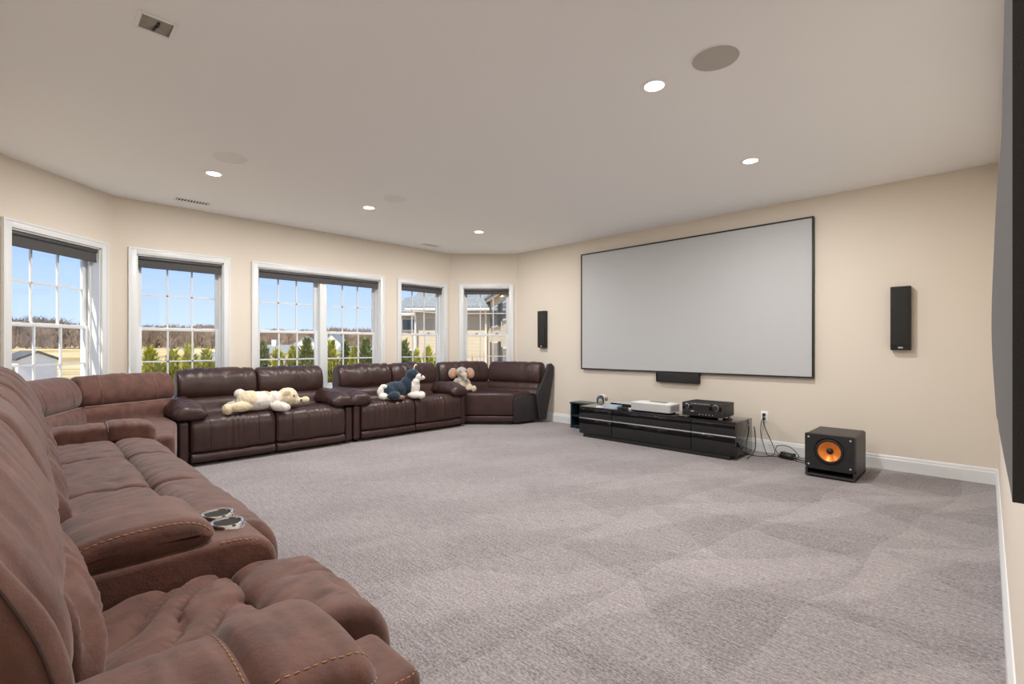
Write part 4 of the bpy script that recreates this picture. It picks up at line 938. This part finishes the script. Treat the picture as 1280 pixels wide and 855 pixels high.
# ------------------------------------------------------------------ outdoors
Rv = np.array([.7091, .7051]); Fv = np.array([-.7051, .7091])
def od(xr, t_): p = Rv*xr+Fv*t_; return float(p[0]), float(p[1])     # metres right of / along the view axis
GZ = -3.0
def ground_z(x, y):
    r = math.hypot(x, y); k = min(1, max(0, (r-112)/55)); k = k*k*(3-2*k); return GZ+4.0*k+.25*(float(vnoise(x*.02, y*.02, 4))-.5)
v = []; f = []; rs = [7, 12, 20, 32, 48, 66, 84, 100, 112, 122, 132, 142, 152, 162, 172, 200, 240]; na = 60
for r in rs:
    for i in range(na+1):
        a = R_(70+160*i/na); x, y = r*math.cos(a), r*math.sin(a); v.append((x, y, ground_z(x, y)))
for j in range(len(rs)-1):
    for i in range(na): k = j*(na+1)+i; f.append((k, k+1, k+na+2, k+na+1))
mb = MB(); mb.add(v, f); struct(mb.build('field', M['field'], ang=60))

# woodland edge far across the field
rnd = random.Random(3); V = []; F = []
def sliver(b1, c, w_):
    d = Vector(c)-Vector(b1); sd_ = Vector((-b1[1], b1[0], 0)).normalized()*w_; k = len(V); V.extend([Vector(b1)-sd_, Vector(b1)+sd_, Vector(c)]); F.append((k, k+1, k+2))
for k in range(1100):
    a = R_(136+64*rnd.random()); r = 156+62*rnd.random()**1.3; x, y = r*math.cos(a), r*math.sin(a); z = ground_z(x, y)
    h = (4.6+2.6*float(vnoise(a*14, 1, 5)))*(.8+.35*rnd.random())
    tx, ty = -math.sin(a), math.cos(a)
    sliver((x, y, z-.3), (x+rnd.uniform(-.3, .3), y, z+h), .22)
    for j in range(74):
        z0 = z+h*(.03+.82*rnd.random()**.8); q = rnd.gauss(0, .9); x0, y0 = x+tx*q, y+ty*q
        l = .7+1.5*rnd.random(); e_ = rnd.gauss(0, .55)*l; sliver((x0, y0, z0), (x0+tx*e_, y0+ty*e_, min(z+h*1.05, z0+l)), .09+.09*rnd.random())
mb = MB(); mb.add(V, F)
wd = mb.build('woodland', M['twig'], fix=False, smooth=False); wd['kind'] = 'stuff'; wd['label'] = 'bare brown woodland along the far edge of the field'

# evergreens behind the house
def evergreen(x, y, h, rad, dark, label, seed, wide=False):
    rn = random.Random(seed); t = thing('evergreen_tree', label, 'tree', (x, y, GZ), 0, 'evergreens outside the bay windows')
    mb = MB(); mb.tube([(0, 0, -.15), (0, 0, h*.5), (0, 0, h*.93)], [.07, .05, .015], 7); mb.build('trunk', M['bark'], t)
    mb = MB(); zlo = max(.3, h-3.4)
    V = []; F = []
    for k in range(2800):
        u = rn.random()**.75; z = h-(h-zlo)*u; rr = rad*(.05+1.35*((h-z)/h)**.75)*(.72+.28*math.sin(z*9+seed+3*math.sin(k)))
        a = rn.random()*2*PI; q = rr*(.35+.65*rn.random()**.4); px, py = q*math.cos(a), q*math.sin(a); sz = .06+.07*rn.random()
        d = Vector((math.cos(a)*.55, math.sin(a)*.55, .85+.3*rn.gauss(0, 1))).normalized(); s1 = d.cross(Vector((rn.gauss(0, 1), rn.gauss(0, 1), rn.gauss(0, 1)))).normalized()
        b_ = len(V); c = Vector((px, py, z))
        V += [c-s1*sz*.35, c+s1*sz*.35, c+d*sz*1.5+s1*sz*.1]; F.append((b_, b_+1, b_+2))
    mb.add(V, F); fo = mb.build('foliage', M['leafB'] if dark else M['leafA'], t, fix=False, smooth=False)
def px2(x, t_): return od((x-640)/598.49*t_, t_)
trees = [(188, 13.2, 4.13, .62, 0, 'bright evergreen behind the left part of the single window beside the double window'),
         (217, 13.6, 4.04, .55, 0, 'short bright evergreen in the middle of the single window beside the double window'),
         (237, 13.4, 4.20, .55, 0, 'bright pointed evergreen right of centre in the single window beside the double window'),
         (258, 14.2, 4.06, .60, 0, 'bright evergreen at the right edge of the single window beside the double window'),
         (204, 14.6, 3.70, .75, 0, 'low bushy evergreen filling behind the single window beside the double window'),
         (328, 19.0, 4.34, .75, 1, 'dark evergreen at the left edge of the double window'),
         (347, 15.0, 4.05, .60, 0, 'bright evergreen low in the left half of the double window'),
         (366, 15.4, 4.12, .60, 0, 'bright evergreen right of the far house in the double window'),
         (384, 15.2, 4.40, .62, 1, 'tall dark evergreen at the right of the left sash in the double window'),
         (414, 16.0, 4.36, .62, 0, 'bright evergreen at the left of the right sash in the double window'),
         (432, 17.2, 4.34, .55, 1, 'dark slim evergreen in the middle of the right sash of the double window'),
         (443, 16.0, 4.12, .62, 0, 'bright evergreen low in the right sash of the double window'),
         (457, 15.6, 4.40, .66, 1, 'large dark evergreen at the right of the double window'),
         (396, 15.4, 3.75, .75, 0, 'low bushy evergreen behind the mullion of the double window'),
         (470, 15.8, 3.95, .70, 0, 'low bright evergreen at the right edge of the double window'),
         (506, 15.5, 4.36, .45, 1, 'slim dark evergreen at the left of the window in front of the neighbour house'),
         (520, 15.5, 4.02, .5, 0, 'bright evergreen centred before the neighbour house wall'),
         (535, 16.0, 4.15, .55, 0, 'bright evergreen right of centre before the neighbour house wall'),
         (548, 16.5, 3.9, .5, 0, 'low bright evergreen at the right before the neighbour house wall')]
for i, (x, t_, h, r, dk, l) in enumerate(trees): X, Y = px2(x, t_); evergreen(X, Y, h, r, dk, l, 20+i)

# bare shrub by the neighbour wall
X, Y = px2(594, 17.5); t = thing('bare_shrub', 'rust coloured bare shrub before the beige house wall', 'shrub', (X, Y, GZ))
mb = MB(); rn = random.Random(5)
for k in range(90):
    a = rn.random()*2*PI; q = rn.random()*.35; b_ = Vector((q*.4*math.cos(a), q*.4*math.sin(a), 0)); c = Vector((q*1.3*math.cos(a), q*1.3*math.sin(a), 2.6+1.35*rn.random()))
    mb.tube([b_, b_.lerp(c, .6)+Vector((rn.gauss(0, .05), rn.gauss(0, .05), 0)), c], [.016, .011, .005], 4)
mb.build('twigs', M['shrub'], t)

# neighbour house
def oriented(pts, z0, z1, thick_dir, mb):
    pass
H = thing('neighbour_house', 'large beige sided house with grey roof beyond the right bay windows', 'house', (*od(-3, 26), GZ))
def quadbox(mb, A, B, depth, z0, z1):
    """upright block from plan point A to B, `depth` away from the camera side"""
    A, B = np.array(A), np.array(B); d = (B-A)/np.linalg.norm(B-A); nrm = np.array([-d[1], d[0]])
    if depth < 0: nrm = -nrm; depth = -depth
    p = [A, B, B+nrm*depth, A+nrm*depth]
    return mb.add([(*q, z0) for q in p]+[(*q, z1) for q in p], [(0, 1, 2, 3), (4, 5, 6, 7), (0, 1, 5, 4), (1, 2, 6, 5), (2, 3, 7, 6), (3, 0, 4, 7)])
def bld(mb, nm, m, par=None): return mb.build(nm, m, par or H, w=True, smooth=False)
W1a, W1b = od(-5.1, 25), od(-1.17, 25)
mb = MB(); quadbox(mb, W1a, W1b, 7, GZ, 3.05); bld(mb, 'main_wall', M['siding'])
La, Lb = od(-6.35, 27), od(-5.1, 27)
mb = MB(); quadbox(mb, La, Lb, 4, GZ, 2.95); bld(mb, 'rear_wall', M['siding'])
P0 = np.array(od(-1.17, 24.9)); dv = Fv*-1.0+Rv*.2; dv = dv/np.linalg.norm(dv); P1 = P0+dv*9
mb = MB(); quadbox(mb, tuple(P0), tuple(P1), 6, GZ, 3.5); wing = bld(mb, 'wing_wall', M['siding'])
def prism(mb, pts): n = len(pts)//2; return mb.add(pts, [tuple(range(n)), tuple(range(n, 2*n))]+[(i, (i+1) % n, n+(i+1) % n, n+i) for i in range(n)])
def roof_plane(A, B, a_t, za, b_t, zb, th=.16):
    """sloping roof slab from xr=A..B: eave at depth a_t height za, ridge at b_t height zb"""
    mb = MB(); p = []
    for zoff in (0, th): p += [(*od(A[0], a_t), za+zoff), (*od(B[0], a_t), za+zoff), (*od(B[1], b_t), zb+zoff), (*od(A[1], b_t), zb+zoff)]
    return prism(mb, p)
bld(roof_plane((-5.45, -3.7), (-1.1, -1.1), 24.45, 3.06, 29, 6.4), 'main_roof', M['shingle'])
bld(roof_plane((-6.6, -6.6), (-4.9, -4.4), 26.5, 2.95, 29.6, 4.05), 'rear_roof', M['shingle'])
mb = MB(); mb.tube([(*od(-5.45, 24.42), 3.06), (*od(-1.15, 24.42), 3.06)], .075, 8); bld(mb, 'gutter', M['siding2'])
mb = MB(); mb.tube([(*od(-6.6, 26.45), 2.94), (*od(-5.2, 26.45), 2.94)], .075, 8); bld(mb, 'gutter', M['siding2'])
mb = MB(); mb.tube([(*od(-1.35, 24.5), 3.0), (*od(-1.35, 24.8), 2.7), (*od(-1.35, 24.85), 1.8), (*od(-1.35, 24.85), GZ)], .06, 8); bld(mb, 'downspout', M['siding2'])
mb = MB(); mb.tube([(*od(-5.0, 24.5), 3.0), (*od(-5.0, 24.8), 2.7), (*od(-5.0, 24.85), GZ)], .06, 8); bld(mb, 'downspout', M['siding2'])
# wing eave: soffit slab running with the wall, and its roof
nw = np.array([-dv[1], dv[0]]);
if nw @ np.array(Rv) > 0: nw = -nw           # points to the left of view, outward from the wing wall
def wp(s, off, z): p = P0+dv*s+nw*off; return (float(p[0]), float(p[1]), z)
mb = MB(); prism(mb, [wp(-.3, .2, 3.44), wp(9.3, .2, 3.44), wp(9.3, 0, 3.50), wp(-.3, 0, 3.50), wp(-.3, .2, 3.60), wp(9.3, .2, 3.60), wp(9.3, 0, 3.78), wp(-.3, 0, 3.78)]); bld(mb, 'soffit', M['siding'])
mb = MB(); prism(mb, [wp(-.3, .25, 3.6), wp(9.3, .25, 3.6), wp(9.3, -3, 5.4), wp(-.3, -3, 5.4), wp(-.3, .25, 3.72), wp(9.3, .25, 3.72), wp(9.3, -3, 5.52), wp(-.3, -3, 5.52)]); bld(mb, 'wing_roof', M['shingle'])
for (s0, s1, z0, z1) in ((1.1, 3.0, 2.1, 3.1), (4.2, 5.2, 2.3, 3.1), (1.1, 3.0, .1, 1.4), (4.2, 5.2, .1, 1.15)):
    mb = MB(); prism(mb, [wp(s0, .06, z0), wp(s1, .06, z0), wp(s1, .06, z1), wp(s0, .06, z1), wp(s0, -.02, z0), wp(s1, -.02, z0), wp(s1, -.02, z1), wp(s0, -.02, z1)]); wn = bld(mb, 'window', M['siding2'])
    e = .07; mb = MB(); prism(mb, [wp(s0+e, .075, z0+e), wp(s1-e, .075, z0+e), wp(s1-e, .075, z1-e), wp(s0+e, .075, z1-e), wp(s0+e, .05, z0+e), wp(s1-e, .05, z0+e), wp(s1-e, .05, z1-e), wp(s0+e, .05, z1-e)]); bld(mb, 'pane', M['darkglass'], wn)
    for a, b_ in ((s0-.42, s0-.03), (s1+.03, s1+.42)):
        mb = MB(); prism(mb, [wp(a, .08, z0), wp(b_, .08, z0), wp(b_, .08, z1), wp(a, .08, z1), wp(a, .0, z0), wp(b_, .0, z0), wp(b_, .0, z1), wp(a, .0, z1)]); bld(mb, 'shutter', M['shutter'])
for (xa, xb, z0, z1) in ((-6.2, -5.3, 2.05, 2.75), (-6.2, -5.3, -.4, 1.0)):
    mb = MB(); quadbox(mb, od(xa, 26.93), od(xb, 26.93), .1, z0, z1); wn = bld(mb, 'window', M['siding2'])
    mb = MB(); quadbox(mb, od(xa+.06, 26.9), od(xb-.06, 26.9), .05, z0+.06, z1-.06); bld(mb, 'pane', M['darkglass'], wn)

# shed and far houses
def gable_house(name, label, cx, cy, rz, w, l, eave, ridge, wallm, roofm, wins, cat='house', z=None, chimney=False, ov=.25):
    """gable ends face local -y; windows: (face, a, z0, w, h)"""
    t = thing(name, label, cat, (cx, cy, ground_z(cx, cy) if z is None else z), rz)
    mb = MB(); p = [(-w/2, -l/2, -.3), (w/2, -l/2, -.3), (w/2, -l/2, eave), (0, -l/2, ridge), (-w/2, -l/2, eave)]
    prism(mb, p+[(x, l/2, z_) for x, y, z_ in p]); mb.build('wall', wallm, t, smooth=False)
    for sg in (-1, 1):
        mb = MB(); sl = (ridge-eave)/(w/2); ex = sg*(w/2+ov); ez = eave-ov*sl
        q = [(0, -l/2-ov, ridge+.02), (ex, -l/2-ov, ez+.02), (ex, l/2+ov, ez+.02), (0, l/2+ov, ridge+.02)]
        prism(mb, q+[(x, y, z_+.14) for x, y, z_ in q]); mb.build('roof', roofm, t, smooth=False)
    for (fc, a, z0, ww, hh) in wins:
        mb = MB()
        if fc == 'f': mb.box(a-ww/2, a+ww/2, -l/2-.05, -l/2+.02, z0, z0+hh)
        else: mb.box(-w/2-.05, -w/2+.02, a-ww/2, a+ww/2, z0, z0+hh)
        wn = mb.build('window', M['siding2'], t, smooth=False); mb = MB(); e = .08
        if fc == 'f': mb.box(a-ww/2+e, a+ww/2-e, -l/2-.07, -l/2, z0+e, z0+hh-e)
        else: mb.box(-w/2-.07, -w/2, a-ww/2+e, a+ww/2-e, z0+e, z0+hh-e)
        mb.build('pane', M['darkglass'], wn, smooth=False)
    if chimney: mb = MB(); mb.box(-.4, .4, l*.1, l*.1+.8, ridge-.6, ridge+1.1); mb.build('chimney', M['siding2'], t, smooth=False)
    return t
X, Y = px2(37, 34); gable_house('shed', 'white shed with dark roof in the field, seen through the left window', X, Y, R_(106), 2.0, 3.0, 3.2, 3.66, M['siding2'], M['shingled'], [('s', -.9, 2.2, .6, .6), ('s', .5, 2.2, .6, .6)], 'shed', ov=.14)
X, Y = px2(284, 40); gable_house('neighbour_garage', 'white gabled house with grey roof, low between the single and the double window', X, Y, R_(117), 4.4, 4.5, 2.2, 3.5, M['siding2'], M['shingle'], [('f', 1.6, .9, 1.0, 1.1), ('f', -1.6, .9, 1.0, 1.1)])
X, Y = px2(350, 92); gable_house('distant_house', 'pale distant house with grey roof and chimney in the double window', X, Y, R_(140), 5, 6, 2.9, 4.3, M['siding'], M['shingle'], [('s', -1.6, 1.4, .8, 1.1), ('s', 1.2, 1.4, .8, 1.1)], chimney=True)
X, Y = px2(384, 122); gable_house('distant_house', 'grey roofed distant house right of the one with the chimney', X, Y, R_(60), 6, 6, 3.4, 5.4, M['siding2'], M['shingle'], [('f', -1.5, 1, 1, 1.3), ('f', 1.5, 1, 1, 1.3)])
X, Y = px2(419, 132); gable_house('distant_house', 'gabled pale distant house behind the right sash of the double window', X, Y, R_(45), 5, 6, 3.0, 5.4, M['siding2'], M['shingle'], [('f', 0, 1, 1.2, 1.4)])
X, Y = px2(446, 92); gable_house('distant_house', 'low pale distant house among the evergreens at the right of the double window', X, Y, R_(140), 5, 6, 2.8, 4.0, M['siding'], M['shingle'], [('s', 0, 1, 1.2, 1.4)])
